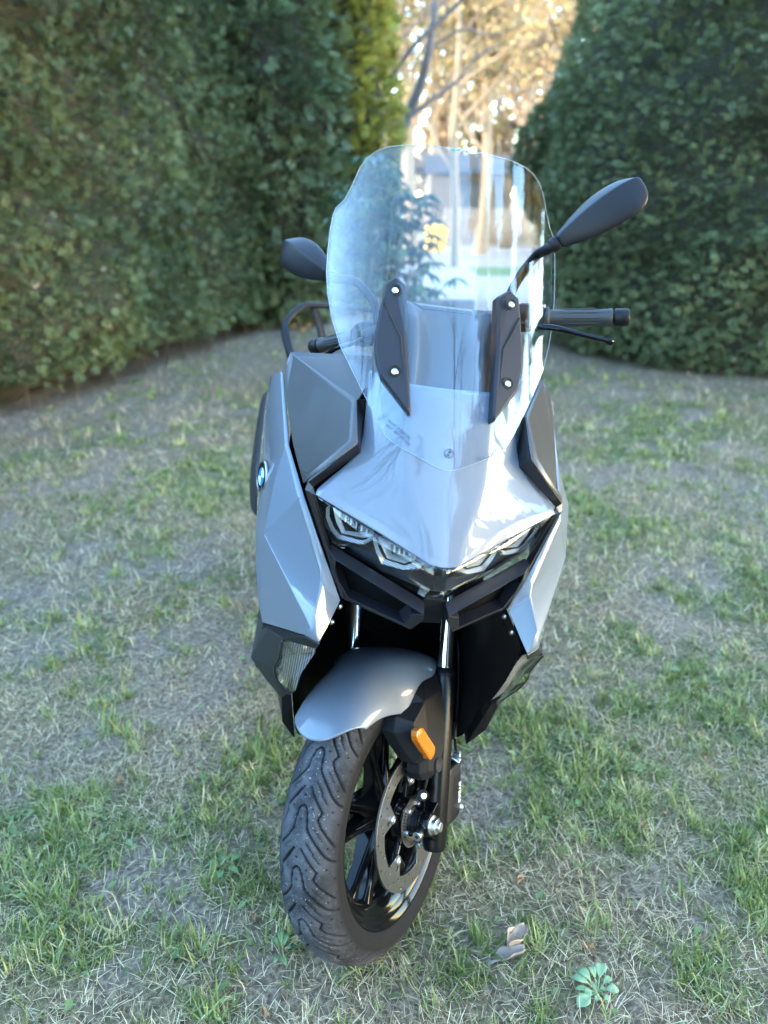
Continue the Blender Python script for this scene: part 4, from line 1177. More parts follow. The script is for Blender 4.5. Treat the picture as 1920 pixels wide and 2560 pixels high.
sideL, sideR = both('side_panel', pv, pf, PAINT, S, bev=3, thick=3.0, sharp=[(0, 3), (3, 4), (4, 5), (5, 6), (4, 7), (6, 7), (7, 13), (13, 14), (14, 12), (14, 15), (6, 16), (16, 18), (15, 17)])

# gunmetal wings beside the screen
wv = [(243, 226, 1129), (138, -23, 1111), (137, -96, 1061), (206, -85, 992), (251, 195, 1106), (246, 135, 1072), (239, 90, 1045), (229, 30, 1013), (218, -20, 991), (210, -60, 978),
      (237, 210, 1123), (145, -28, 1107), (147.5, -91, 1063), (205, -77, 1000)]
wf = [(0, 10, 11, 1), (1, 11, 12, 2), (2, 12, 13, 3), (0, 4, 10), (10, 4, 5), (10, 5, 6, 11), (11, 6, 7, 12), (12, 7, 8, 13), (13, 8, 9, 3)]
both('wing_panel', wv, wf, WING, S, bev=3.5, thick=3, sharp=[(10, 11), (11, 12), (12, 13)])

# black trim that runs between wing, hood and lamp and down to the intake
tv = [(137, -20, 1110), (135, -93, 1060), (204, -90, 991), (208, -88, 977), (136, -131, 815),
      (122, 0, 1107), (127.5, -72, 1039), (196, -90, 983), (191, -99, 973), (162, -100, 896), (136, -122, 818),
      (200, -97, 977), (133, -133, 818), (124, 14, 1100), (125, -60, 1030)]
tf = [(0, 1, 6, 5), (1, 2, 7, 6), (2, 3, 11, 7), (7, 11, 8), (3, 4, 12, 11), (11, 12, 10, 9), (11, 9, 8)]
both('body_trim', tv, tf, SATIN, S, bev=2.5, thick=6, ang=12)

for s in (1, -1):
    for p_ in ((140, -126, 802), (152, -142, 782)):
        tube('push_pin', [(s * (p_[0] - 3), p_[1] + 4, p_[2] - 4), (s * (p_[0] - 6), p_[1] + 1, p_[2] - 6)], [5, 4], BOLT, S, n=10, smooth_path=False)
# headlamp: clear lens in facets, black housing, lamp modules
lv = [(0, -201, 911), (13, -198.5, 912.5), (105, -148, 941), (188, -99.5, 969), (159, -97.5, 896), (13, -182, 851.5), (0, -184, 851)]
lv2 = [(-x, y, z) for x, y, z in lv]
lens = facet('headlamp_lens', lv + lv2, [(0, 1, 5, 6), (1, 2, 4, 5), (2, 3, 4), (7, 13, 12, 8), (8, 12, 11, 9), (9, 11, 10)], LENS, S, bev=0, thick=2.0)
hv = [(0, -160, 918), (105, -110, 945), (182, -72, 974), (166, -76, 900), (20, -150, 850), (0, -152, 848)]
both('lamp_housing', hv, [(0, 1, 4, 5), (1, 2, 3, 4)], INNER, S, bev=0, thick=2)

def lamp(s, outer, ring_in, ring_out, nm):
    e = empty('headlight', S)
    def f(p): return (s * -p[0], p[1], p[2])
    back = Vector((0.5325 * -s * -1, 0.8196, 0.2115)) * 22
    # bowl
    cx = [sum(c) / len(outer) for c in zip(*outer)]
    v = [f(p) for p in outer]; n = len(v)
    bo = Vector((-0.5325 * -s * 1.0, 0.8196, 0.2115))
    bk = Vector((s * -0.5325, 0.8196, 0.2115)) * 20
    ins = [tuple(Vector(f(cx)) + (Vector(f(p)) - Vector(f(cx))) * 0.72 + bk) for p in outer]
    fc = [(i, (i + 1) % n, n + (i + 1) % n, n + i) for i in range(n)]
    facet('lamp_bowl', v + ins, fc + [tuple(range(n, 2 * n))], REFL, e, bev=0.6, thick=0, center=tuple(Vector(f(cx)) - bk * 3), keep=True)
    # ribs in the bowl
    m_ = 7
    for i in range(m_):
        t = (i + .8) / (m_ + .6)
        a = Vector(f(outer[0])).lerp(Vector(f(outer[1])), t) + bk * .72 + Vector((0, 0, -4))
        b = a + Vector((0, -3, -19 + 6 * t))
        tube('rib', [tuple(a), tuple(b)], 2.1, REFL, e, n=6, smooth_path=False)
    # light guide: a clear-white band along the lower edge
    v = []
    for a_, b_ in zip(ring_in, ring_out):
        A, B = Vector(f(a_)), Vector(f(b_))
        nrm = Vector((s * 0.5325, -0.8196, -0.2115))
        v += [tuple(A + nrm * 1), tuple(A * .5 + B * .5 + nrm * 7), tuple(B + nrm * 1)]
    k = len(ring_in)
    fc = []
    for i in range(k - 1):
        fc += [(3 * i, 3 * i + 3, 3 * i + 4, 3 * i + 1), (3 * i + 1, 3 * i + 4, 3 * i + 5, 3 * i + 2)]
    facet('light_guide', v, fc, DRLM, e, bev=1.2, thick=2, center=tuple(Vector(f(cx)) + bk * 6))
    return e

OB = [(-163, -94, 955), (-100, -129, 931), (-102, -126, 923), (-112, -118, 917), (-144, -96, 912), (-155, -93, 930)]
ORI = [(-167, -92, 956), (-165, -88, 936), (-155, -90, 917), (-146, -93, 909), (-117, -113, 911), (-110, -118, 914), (-102, -126, 923)]
ORO = [(-172, -87, 950), (-170, -84, 934), (-160, -87, 915), (-147, -90, 900), (-117, -111, 904), (-109, -117, 905), (-99, -126, 917)]
IB = [(-93, -133, 927), (-37, -165, 914), (-39, -161, 904), (-49, -153, 894), (-74, -136, 893), (-85, -134, 912)]
IRI = [(-95, -131, 925), (-87, -132, 906), (-77, -134, 891), (-48, -152, 891), (-38, -161, 900), (-24, -172, 907)]
IRO = [(-99, -127, 924), (-91, -128, 902), (-80, -130, 880), (-46, -151, 883), (-35, -161, 888), (-27, -168, 893)]
for s in (1, -1):
    lamp(s, OB, ORI, ORO, 'outer'); lamp(s, IB, IRI, IRO, 'inner')
# dark sill below the lamps
both('lamp_sill', [(0, -176, 862), (16, -175, 863), (90, -136, 876), (160, -92, 905), (172, -78, 920), (20, -150, 884), (0, -152, 880), (95, -112, 898)], [(0, 1, 5, 6), (1, 2, 7, 5), (2, 3, 4, 7)], SATIN, S, bev=2, thick=2)

# intake frames under the lamps
gv = [(16.5, -182, 847), (159, -97, 893), (19, -209, 838), (152, -129, 880), (164, -114, 892), (18, -206, 827), (33, -195, 804), (42, -193, 811), (126, -138, 821), (134, -128, 814),
      (156, -119, 852), (151, -121, 852), (36, -199, 832), (34, -165, 836), (146, -100, 878), (48, -160, 815), (124, -112, 826), (17, -168, 824), (158, -106, 888)]
gf = [(0, 1, 4, 3, 2), (2, 3, 14, 13), (3, 4, 10, 11), (0, 2, 5, 17), (2, 12, 5), (12, 7, 6, 5), (2, 13, 12), (12, 13, 15, 7), (6, 7, 8, 9), (7, 15, 16, 8), (8, 9, 10, 11), (8, 16, 14, 11), (3, 11, 14)]
both('intake_frame', gv, gf, SATIN, S, bev=2.2, thick=2.2, ang=14)
both('intake_grille', [(30, -168, 838), (150, -98, 884), (128, -108, 822), (44, -160, 812)], [(0, 1, 2, 3)], INNER, S, bev=0, thick=2)
facet('nose_bridge', [(-17, -181, 850), (17, -181, 850), (-17, -174, 806), (17, -174, 806), (-17, -140, 800), (17, -140, 800)], [(0, 1, 3, 2), (2, 3, 5, 4)], PLASTIC, S, bev=3, thick=3)

# lower dark panels, indicators, cowl
dv = [(255, -4, 680), (246, -40, 703), (221, -112, 726), (173, -172, 750), (271, 40, 592), (241, 30, 554), (209, 10, 528), (221, -70, 665), (226, -50, 631), (219, -30, 595), (195, -7, 551), (264, 150, 600), (254, 150, 690), (226, 120, 520)]
df = [(0, 1, 4), (1, 2, 7, 4), (4, 7, 8), (4, 8, 9, 5), (5, 9, 10, 6), (0, 4, 11, 12), (4, 5, 13, 11), (5, 6, 13)]
both('lower_panel', dv, df, MATTE, S, bev=4, thick=3)
both('panel_shadow_ledge', [(256, -2, 688), (190, -160, 762), (168, -175, 758), (254, -6, 679), (221, -114, 726), (172, -174, 748), (252, 8, 684), (180, -140, 752)], [(0, 1, 4, 3), (1, 2, 5, 4)], SATIN, S, bev=1.5, thick=4)  # black ledge painting in the shadow strip below the side panel
iv = [(220, -112, 722), (221, -72, 665), (226, -52, 631), (219, -32, 595), (195, -8, 552), (191, -20, 560), (188, -72, 631), (174, -140, 715), (175, -157, 742)]
if_ = [(0, 1, 7, 8), (1, 2, 6, 7), (2, 3, 5, 6), (3, 4, 5)]
ind = both('indicator_lens', [(x * 1.0, y - 3, z) for x, y, z in iv], if_, LENS, S, bev=0, thick=1.5)
for o_, s in zip(ind, (1, -1)):
    q = [(s * (x - 5), y + 7, z) for x, y, z in iv]
    facet('indicator_reflector', q, if_ if s > 0 else [f[::-1] for f in if_], INDM, o_, bev=1, thick=1)
    tube('lens_rim', [(s * 222, -112, 722), (s * 223, -71, 665), (s * 228, -50, 631), (s * 221, -30, 594), (s * 195, -6, 548)], 2.6, SATIN, o_, n=8)
cv = [(209, 10, 530), (202, 30, 459), (176, 50, 408), (193, 2, 548), (226, 122, 522), (214, 150, 462), (188, 170, 398), (188, 12, 512)]
both('lower_cowl', cv, [(0, 3, 7, 1), (7, 2, 1), (0, 1, 5, 4), (1, 2, 6, 5)], PLASTIC, S, bev=3, thick=3)

# black inner fairing behind the fork
ir = []
for e_, m_, c_ in (((131, -122, 818), (70, -60, 822), (0, -40, 824)), ((138, -118, 806), (98, 160, 830), (0, 240, 830)), ((160, -160, 764), (128, 320, 770), (0, 360, 770)), ((170, -138, 742), (138, 320, 735), (0, 365, 735)), ((184, -66, 632), (146, 312, 632), (0, 360, 632)),
                   ((190, -2, 553), (146, 300, 553), (0, 350, 553)), ((184, 52, 500), (142, 300, 490), (0, 340, 490)), ((172, 60, 408), (128, 300, 400), (0, 335, 400)), ((150, 160, 330), (110, 300, 330), (0, 330, 330))):
    ir.append([c_, m_, e_])
grid('inner_fairing', ir, INNER, S, sub=1, thick=2, edge=1.0, center=(0, 900, 700))

# ---- windscreen
def scr_y(x, z): return -131 + .578 * (z - 1040) + .0018 * x * x + 2.7e-8 * x ** 4
OUT = [(0, 1040), (18, 1044), (40, 1052), (68, 1062), (93, 1073), (107, 1091), (128, 1122), (149, 1153), (169, 1183), (184, 1218), (193, 1253), (197, 1284), (197.5, 1316), (196, 1350), (193, 1374), (189, 1385), (177, 1399), (167, 1422), (157, 1450), (147, 1466), (132, 1479), (114, 1487), (85, 1493), (39, 1496.5), (0, 1497)]
zz = []
for (x0, z0), (x1, z1) in zip(OUT[:-1], OUT[1:]):
    n = max(1, int(math.hypot(x1 - x0, z1 - z0) / 9))
    zz += [(x0 + (x1 - x0) * i / n, z0 + (z1 - z0) * i / n) for i in range(n)]
zz.append(OUT[-1])
NC = 44
sv, sf = [], []
for (w, z) in zz:
    for k in range(NC + 1):
        x = w * (2 * k / NC - 1)
        # lower and upper rows bow along the outline instead of shrinking to a point
        sv.append((x, scr_y(x, z), z))
# build as a filled strip between mirrored outline points (rows from bottom to top)
for i in range(len(zz) - 1):
    for k in range(NC):
        a = i * (NC + 1) + k
        sf.append((a, a + 1, a + NC + 2, a + NC + 1))
screen = mesh_obj('windscreen', sv, sf, SCREEN, S, None, True, 0.001)
bm = bmesh.new(); bm.from_mesh(screen.data); bmesh.ops.remove_doubles(bm, verts=bm.verts, dist=0.0004)
bmesh.ops.recalc_face_normals(bm, faces=bm.faces)
if sum(f.normal.y * f.calc_area() for f in bm.faces) > 0:
    bmesh.ops.reverse_faces(bm, faces=bm.faces)
bm.to_mesh(screen.data); bm.free()
so = screen.modifiers.new('solid', 'SOLIDIFY'); so.thickness = 0.0035; so.offset = -1; so.use_rim = False

# rim of polished acrylic along the edge
EDGE = mat('screen_edge', (0.24, 0.29, 0.32), 0.2, coat=0.4)
half = [(x, scr_y(x, z) + 1.5, z) for x, z in zz]
tube('screen_edge', [(-x, y, z) for x, y, z in half[::-1]] + half[1:], 0.6, EDGE, screen, n=6, smooth_path=False, caps=False)

# printed marks on the screen
def on_screen(x, z, off=1.2):
    n_ = Vector((.0036 * x + 1.08e-7 * x ** 3, -1, .578)).normalized()
    p = Vector((x, scr_y(x, z), z)) * .001 + n_ * off * .001
    return p, n_
def print_at(txt, x, z, size, rot, m, name):
    p, n_ = on_screen(x, z)
    M = look_matrix(p, n_, (0, 0, 1)) @ Matrix.Rotation(rot, 4, 'Z')
    return text_obj(name, txt, size, m, screen, M, depth=0.0001)
print_at('46.63 - 8 558 232', -76, 1087, .0062, rad(-31), DARK_INK, 'part_number_print')
print_at('DOT 207 M45 AS6', -77, 1080, .0062, rad(-31), DARK_INK, 'approval_print')
print_at('>PC<', 50, 1060, .0060, rad(20), DARK_INK, 'material_print')
print_at('CE  MV  C2', 158, 1276, .0060, rad(4), WHITE_INK, 'edge_print')
def ring_mark(x, z, r, sides, rot=0, w=.14):
    p, n_ = on_screen(x, z)
    o_ = [(r * math.cos(2 * math.pi * i / sides + rot), r * math.sin(2 * math.pi * i / sides + rot)) for i in range(sides)]
    i_ = [(a * (1 - w), b * (1 - w)) for a, b in o_]
    M = look_matrix(p, n_, (0, 0, 1))
    M = M @ Matrix(((0, 1, 0, 0), (0, 0, 1, 0), (1, 0, 0, 0), (0, 0, 0, 1)))
    return plate('mark_print', o_, [i_], .0002, DARK_INK, screen, M)
ring_mark(0, 1064, .0072, 28)
for a0 in (0, math.pi):
    p, n_ = on_screen(0, 1064)
    q = [(0, 0)] + [(.0042 * math.cos(a0 + rad(20) + t * rad(90) / 6), .0042 * math.sin(a0 + rad(20) + t * rad(90) / 6)) for t in range(7)]
    plate('mark_print', q, [], .0002, DARK_INK, screen, look_matrix(p, n_, (0, 0, 1)) @ Matrix(((0, 1, 0, 0), (0, 0, 1, 0), (1, 0, 0, 0), (0, 0, 0, 1))))
ring_mark(66, 1065, .0052, 4, rad(60)); ring_mark(78, 1070, .0058, 4, rad(62)); ring_mark(92, 1077, .0062, 3, rad(100))

# ---- screen brackets (two) with screws
def bracket(s):
    outl = [(92, 40, 1298), (106, 33, 1288), (113, 22, 1256), (121, -2, 1207), (118, -22, 1178), (109, -48, 1154), (66, -96, 1113), (63, -94, 1117), (70, -20, 1210), (74, 40, 1286)]
    cen = (93, 0, 1215)
    v = [(s * x, y, z) for x, y, z in outl]
    n = len(v)
    nv = Vector((0.16 * s, -0.84, 0.5)).normalized()
    cc = Vector((s * cen[0], cen[1], cen[2]))
    top = []
    for p in v:
        q = cc + (Vector(p) - cc) * 1.0
        d = (cc - Vector(p)); d.normalize()
        top.append(tuple(q + d * 5 + nv * 6))
    base = [tuple(Vector(p) - nv * 17) for p in v]
    vv = v + top + base
    f = [(i, (i + 1) % n, n + (i + 1) % n, n + i) for i in range(n)] + [tuple(range(n, 2 * n))] + [(2 * n + i, 2 * n + (i + 1) % n, (i + 1) % n, i) for i in range(n)]
    o = facet('screen_bracket', vv, f, PADM, S, bev=2.2, thick=0, center=tuple(cc - nv * 40))
    from mathutils.bvhtree import BVHTree
    bvh = BVHTree.FromPolygons([Vector(p) for p in vv], f)
    X2 = Matrix(((0, 1, 0, 0), (0, 0, 1, 0), (1, 0, 0, 0), (0, 0, 0, 1)))
    def on_face(x, y, z):
        h = bvh.ray_cast(Vector((s * x, y, z)) + nv * 60, -nv)
        return h[0] if h[0] is not None else Vector((s * x, y, z)) + nv * 6
    for (x, y, z) in ((91, 34, 1271), (87, -46, 1162)):
        p = on_face(x, y, z)
        lathe('recess_shade', [(.0010, 0), (.0010, .0078), (.0026, .0086), (.0026, .0092), (-.004, .0098)], HOLEM, o, look_matrix(p * .001, nv, (0, 0, 1)) @ X2, n=28, bev=0)  # raised black cup in place of a shaded hole
        q_ = on_face(x, y + 1, z - 2.2)
        lathe('screw', [(.0004, .0050), (.0028, .0050), (.0036, .0042), (.0036, .0025), (.0020, .0023), (.0020, 0)], BOLT, o, look_matrix(q_ * .001, nv, (0, 0, 1)) @ X2, n=24, bev=.0003)
    g = [on_face(x, y, z) - nv * .6 for x, y, z in ((108, 22, 1254), (97, 1, 1236), (82, -22, 1213), (78, -44, 1184), (73, -72, 1147))]
    tube('groove_shade', [tuple(p) for p in g], [2.2, 2.0, 1.9, 1.6, 0.6], HOLEM, o, n=6, smooth_path=False, caps=False)  # black tube on the face imitating the shade of a cut groove
    return o
bracket(1); bracket(-1)

# ---- instrument cowl seen through the screen
cr = [
    [(0, -48, 1100), (32, -50, 1102), (60, -70, 1106), (84, -46, 1112), (112, -14, 1120)],
    [(0, 6, 1150), (26, 4, 1150), (54, -34, 1152), (86, -10, 1156), (118, 24, 1160)],
    [(0, 44, 1204), (22, 42, 1204), (50, 0, 1213), (78, 16, 1218), (114, 52, 1216)],
    [(0, 52, 1226), (34, 48, 1227), (53, 20, 1238), (74, 26, 1246), (106, 60, 1232)],
    [(0, 60, 1249), (40, 58, 1250), (54, 52, 1256), (72, 52, 1266), (96, 70, 1250)],
]
grid('instrument_cowl', cr, DASHM, S, sub=2, thick=4, crease_rows=(3,), crease_cols=(1, 2), edge=0.95)
facet('cowl_rim', [(-44, 60, 1251), (44, 60, 1251), (-45, 63, 1256), (45, 63, 1256), (-50, 92, 1256), (50, 92, 1256)], [(0, 1, 3, 2), (2, 3, 5, 4)], DASHM, S, bev=2, thick=3)
facet('instrument_cluster', [(-95, 85, 1195), (95, 85, 1195), (100, 95, 1240), (-100, 95, 1240), (-90, 190, 1190), (90, 190, 1190), (90, 150, 1252), (-90, 150, 1252)], [(0, 1, 2, 3), (3, 2, 6, 7), (0, 3, 7, 4), (1, 5, 6, 2), (4, 5, 1, 0), (4, 7, 6, 5)], PLASTIC, S, bev=6, thick=0, center=(0, 130, 1230))
# dash covers beside the screen
ds = [(243, 226, 1122), (139, -20, 1103), (120, 30, 1120), (96, 240, 1126), (240, 238, 1128), (96, 262, 1132), (60, 60, 1128), (60, 262, 1130)]
both('dash_cover', ds, [(0, 1, 2, 3), (0, 3, 5, 4), (2, 6, 7, 3), (3, 7, 5)], DASHM, S, bev=3, thick=4, center=(0, 200, 700))
facet('leg_shield', [(-225, 235, 1120), (225, 235, 1120), (235, 250, 900), (-235, 250, 900), (220, 330, 480), (-220, 330, 480), (190, 330, 1090), (-190, 330, 1090), (200, 400, 600), (-200, 400, 600)],
      [(0, 1, 2, 3), (3, 2, 4, 5), (0, 7, 6, 1), (1, 6, 8, 4, 2), (0, 3, 5, 9, 7), (7, 9, 8, 6)], PLASTIC, S, bev=8, thick=0, center=(0, 290, 800))
facet('body_core', [(-110, 0, 1000), (110, 0, 1000), (-150, 60, 900), (150, 60, 900), (-150, 380, 560), (150, 380, 560), (-150, 240, 1090), (150, 240, 1090), (-200, 330, 560), (200, 330, 560)],
      [(0, 1, 3, 2), (2, 3, 5, 4), (0, 6, 7, 1), (1, 7, 9, 5, 3), (0, 2, 4, 8, 6)], INNER, S, bev=0, thick=0, center=(0, 200, 800))

# ---- handlebar, controls, mirrors (handlebar frame, mm)
bar = empty('handlebar', S, HM)
tube('bar', [(-300, 87, 0), (-190, 55, 0), (-110, 20, -8), (-60, 0, -30), (60, 0, -30), (110, 20, -8), (190, 55, 0), (300, 87, 0)], 9.5, PLASTIC, bar, n=14)
tube('steering_stem', [(0, 0, -30), (0, 0, -420)], 20, INNER, bar, n=14, smooth_path=False)
for s in (1, -1):
    D = Vector((s * 110, 32, 0)).normalized()
    a = Vector((s * 186, 54, 0))
    g = tube('grip', [tuple(a), tuple(a + D * 3), tuple(a + D * 7), tuple(a + D * 10), tuple(a + D * 60), tuple(a + D * 104), tuple(a + D * 107), tuple(a + D * 111), tuple(a + D * 113)], [15.5, 18, 18, 13.8, 13.6, 13.8, 15.2, 15.2, 13], RUBBER, bar, n=28, smooth_path=False)
    for k in range(9):
        ang = 2 * math.pi * k / 9
        o1 = Vector((-D.y, D.x, 0)) * math.cos(ang) * 13.6 + Vector((0, 0, 1)) * math.sin(ang) * 13.6
        tube('grip_rib', [tuple(a + D * 26 + o1), tuple(a + D * 40 + o1 * 1.03), tuple(a + D * 80 + o1 * 1.03), tuple(a + D * 94 + o1)], [.6, 1.3, 1.3, .6], RUBBER, bar, n=6, smooth_path=False)
    tube('bar_end', [tuple(a + D * 115), tuple(a + D * 117), tuple(a + D * 136), tuple(a + D * 140)], [13.6, 14.8, 14.8, 12.5], PLASTIC, bar, n=26, smooth_path=False)
    b0 = Vector((s * 150, 42, 0))
    tube('switch_housing', [(s * 128, 34, -4), (s * 150, 42, 0), (s * 178, 51, 0), (s * 184, 53, 0)], [15, 22, 21, 17], PLASTIC, bar, n=18, smooth_path=False, flat=(1.0, 1.15))
    lv_ = tube('brake_lever', [(s * 140, 14, -14), (s * 180, 22, -24), (s * 215, 26, -29), (s * 255, 44, -38), (s * 292, 62, -46)], [7, 6.6, 6.4, 5.8, 4.8], GLOSSB, bar, n=12, flat=(1.0, 0.75))
    tube('lever_ball', [(s * 290, 61, -45.5), (s * 294, 63, -46.5), (s * 299, 65.5, -47.8), (s * 303, 67, -48.6)], [3.5, 6.5, 6.5, 2.5], GLOSSB, bar, n=14)
    tube('lever_clamp', [(s * 118, 18, -8), (s * 150, 18, -14)], [14, 12], PLASTIC, bar, n=12, smooth_path=False)
    # mirror
    base = Vector((s * 222, -6, 104)) 
    L = Vector((s * 138, 22, 92)).normalized()
    T0 = Vector((s * 0.02, -1, 0.10))
    T = (T0 - L * T0.dot(L)).normalized()
    W = T.cross(L) * (1 if s > 0 else -1)
    if W.z < 0: W = -W
    prof = [(.9 * a_, 1.16 * b_, 1.16 * c_, d_) for a_, b_, c_, d_ in [(-2, 12, -12, 10), (10, 14, -14, 13), (35, 22, -23, 18), (70, 30, -31, 22), (100, 33, -34, 23), (130, 31, -35, 22), (152, 25, -33, 19), (166, 17, -22, 15), (172, 8, -10, 10)]]
    v, f = [], []
    for l, up_, dn, tk in prof:
        c0 = base + L * l
        rdg = 0.12 * up_ + l * 0.03
        for (w_, t_) in ((dn, 0), (dn * .70, tk * .42), (rdg - 1.2, tk), (rdg + 1.2, tk), (up_ * .74, tk * .48), (up_, 0), (up_ * .8, -6), (dn * .8, -6)):
            v.append(tuple(c0 + W * w_ + T * t_))
    n = 8
    for i in range(len(prof) - 1):
        for k in range(n):
            f.append((i * n + k, i * n + (k + 1) % n, (i + 1) * n + (k + 1) % n, (i + 1) * n + k))
    f += [tuple(range(n)), tuple(range((len(prof) - 1) * n, len(prof) * n))]
    me_ = mesh_obj('mirror', v, f, MIRR, S, HM, True, 0.001)
    orient_out(me_)
    bm = bmesh.new(); bm.from_mesh(me_.data)
    cl = bm.edges.layers.float.new('crease_edge')
    for e in bm.edges:
        i0, i1 = sorted(x.index % n for x in e.verts)
        if i0 == i1 and i0 in (2, 3, 0, 5) and e.verts[0].index // n < len(prof) - 1:
            e[cl] = 0.85 if i0 in (2, 3) else 0.4
    bm.to_mesh(me_.data); bm.free()
    sm = me_.modifiers.new('sub', 'SUBSURF'); sm.levels = 2; sm.render_levels = 2
    gl = []
    for l, up_, dn in ((24, 12, -13), (65, 22, -23), (108, 24, -26), (138, 14, -17)):
        gl += [tuple(base + L * l + W * up_ - T * 7), tuple(base + L * l + W * dn - T * 7)]
    facet('mirror_glass', gl, [(0, 1, 3, 2), (2, 3, 5, 4), (4, 5, 7, 6)], CHROME, me_, bev=0, thick=1, center=tuple(base + T * 100))
    tube('mirror_stalk', [(s * 128, 30, 10), (s * 138, 26, 50), (s * 175, 16, 92), tuple(base - L * 18), tuple(base - L * 2)], [9, 8, 8, 9, 10], PLASTIC, me_, n=14)
    tube('stalk_collar', [tuple(base - L * 14), tuple(base - L * 11), tuple(base - L * 3), tuple(base)], [11, 12.5, 12.5, 12], PLASTIC, me_, n=18, smooth_path=False)

# ---- emblem on the right flank
def emblem(s):
    p = Vector((s * 275.2, 91, 930)) * .001
    nrm = Vector((s * .95, -.27, .09))
    M = look_matrix(p, nrm, (0.0, 0.2, 1)) @ Matrix(((0, 1, 0, 0), (0, 0, 1, 0), (1, 0, 0, 0), (0, 0, 0, 1)))
    e = lathe('emblem', [(-.003, 0), (-.003, .0285), (.002, .0285), (.0028, .0275), (.0026, .0255), (.0018, .0250), (.0018, 0)], mat('emblem_rim', (0.35, 0.36, 0.37), 0.3, 1.0), S, M, n=48, bev=0)
    lathe('emblem_ring', [(.0017, .0160), (.0023, .0162), (.0023, .0252), (.0016, .0253)], GLOSSB, e, n=48, bev=0)
    for k in range(4):
        q = [(0, 0)] + [(.0158 * math.cos(rad(90 * k + 9 * t)), .0158 * math.sin(rad(90 * k + 9 * t))) for t in range(11)]
        plate('emblem_quadrant', q, [], .0012, EMB_BLUE if k % 2 else EMB_WHITE, e, Matrix.Translation((.0022, 0, 0)))
emblem(-1); emblem(1)

# ---- rear half of the scooter
def loft(name, secs, m, parent, bev=10, n=12, p=2.6):
    """secs: (y, half width, z0, z1) rounded-box sections"""
    v, f = [], []
    for y, w, z0, z1 in secs:
        for k in range(n):
            a = 2 * math.pi * (k + .5) / n
            cx, cz = math.cos(a), math.sin(a)
            v.append((w * math.copysign(abs(cx) ** (2 / p), cx), y, (z0 + z1) / 2 + (z1 - z0) / 2 * math.copysign(abs(cz) ** (2 / p), cz)))
    for i in range(len(secs) - 1):
        for k in range(n):
            f.append((i * n + k, i * n + (k + 1) % n, (i + 1) * n + (k + 1) % n, (i + 1) * n + k))
    f += [tuple(range(n)), tuple(range((len(secs) - 1) * n, len(secs) * n))]
    o = mesh_obj(name, v, f, m, parent, None, True, .001)
    orient_out(o)
    s_ = o.modifiers.new('sub', 'SUBSURF'); s_.levels = 2; s_.render_levels = 2
    return o
loft('floor_tunnel', [(330, 190, 300, 620), (500, 180, 300, 560), (700, 170, 300, 600), (800, 165, 320, 690)], PLASTIC, S)
for s in (1, -1):
    facet('footboard', [(s * 130, 330, 420), (s * 262, 300, 440), (s * 265, 620, 330), (s * 255, 900, 335), (s * 130, 900, 340), (s * 130, 620, 330), (s * 262, 300, 400), (s * 265, 620, 280), (s * 255, 900, 290), (s * 130, 900, 290), (s * 130, 600, 280), (s * 130, 330, 380)],
          [(0, 1, 2, 5), (5, 2, 3, 4), (1, 6, 7, 2), (2, 7, 8, 3), (3, 8, 9, 4), (6, 11, 10, 7), (7, 10, 9, 8), (0, 11, 6, 1)], PLASTIC, S, bev=8, thick=0, center=(s * 200, 600, 340))
loft('tail_body', [(760, 150, 420, 690), (950, 190, 440, 740), (1200, 205, 500, 790), (1500, 195, 600, 850), (1750, 150, 700, 880), (1890, 90, 770, 880), (1930, 50, 800, 870)], PAINT, S)
loft('seat', [(730, 110, 640, 745), (820, 140, 690, 785), (1000, 160, 715, 795), (1120, 165, 735, 830), (1220, 165, 780, 890), (1450, 160, 810, 905), (1640, 130, 840, 910), (1690, 100, 860, 900)], SEATM, S)
tube('grab_rail', [(-196, 1340, 880), (-224, 1430, 905), (-248, 1500, 968), (-246, 1540, 1000), (-200, 1580, 1046), (-150, 1600, 1056), (0, 1640, 1058), (150, 1600, 1056), (200, 1580, 1046), (246, 1540, 1000), (248, 1500, 968), (224, 1430, 905), (196, 1340, 880)], 13, PLASTIC, S, n=12, flat=(1.2, 0.8))
for s in (1, -1):
    tube('rail_bracket', [(s * 150, 1600, 1040), (s * 120, 1560, 960), (s * 110, 1540, 880)], [14, 15, 16], PLASTIC, S, n=8, flat=(1.2, 0.6), smooth_path=False)
exh = loft('exhaust_muffler', [(760, 1, 600, 610), (790, 30, 560, 740), (900, 36, 540, 752), (1300, 36, 580, 760), (1560, 34, 620, 770), (1600, 1, 690, 700)], MATTE, S)
exh.location = (-0.284, 0, 0.0)
rw = empty('rear_wheel', S, Matrix.Translation((0, 1.565, 0.266)))
tyre_mesh('tyre', [(a * 1.18, r - .008) for a, r in FRONT_SEC], 180, lambda p, a: p * 0, rw)
rim(rw, .955, .06)
lathe('hub', [(-.06, 0), (-.06, .10), (.06, .10), (.06, 0)], GLOSSB, rw, n=32)
for k in range(5):
    o = tube('spoke', [(0, 30 * math.cos(rad(72 * k)), 30 * math.sin(rad(72 * k))), (0, 165 * math.cos(rad(72 * k)), 165 * math.sin(rad(72 * k)))], [22, 16], GLOSSB, rw, n=8, smooth_path=False)
eng = loft('engine_case', [(820, 120, 260, 420), (1100, 150, 200, 420), (1500, 130, 190, 380), (1650, 60, 220, 320)], PLASTIC, S)
eng.location = (0.09, 0, 0)
tube('side_stand', [(120, 760, 300), (190, 800, 150), (250, 830, 40)], [12, 11, 10], PLASTIC, S, n=10, smooth_path=False)
tube('stand_foot', [(228, 826, 36), (275, 838, 42)], [14, 14], PLASTIC, S, n=10, smooth_path=False, flat=(.5, 1.2))
loft('rear_fender', [(1780, 60, 480, 520), (1950, 80, 420, 470), (2060, 75, 300, 330)], PLASTIC, S)
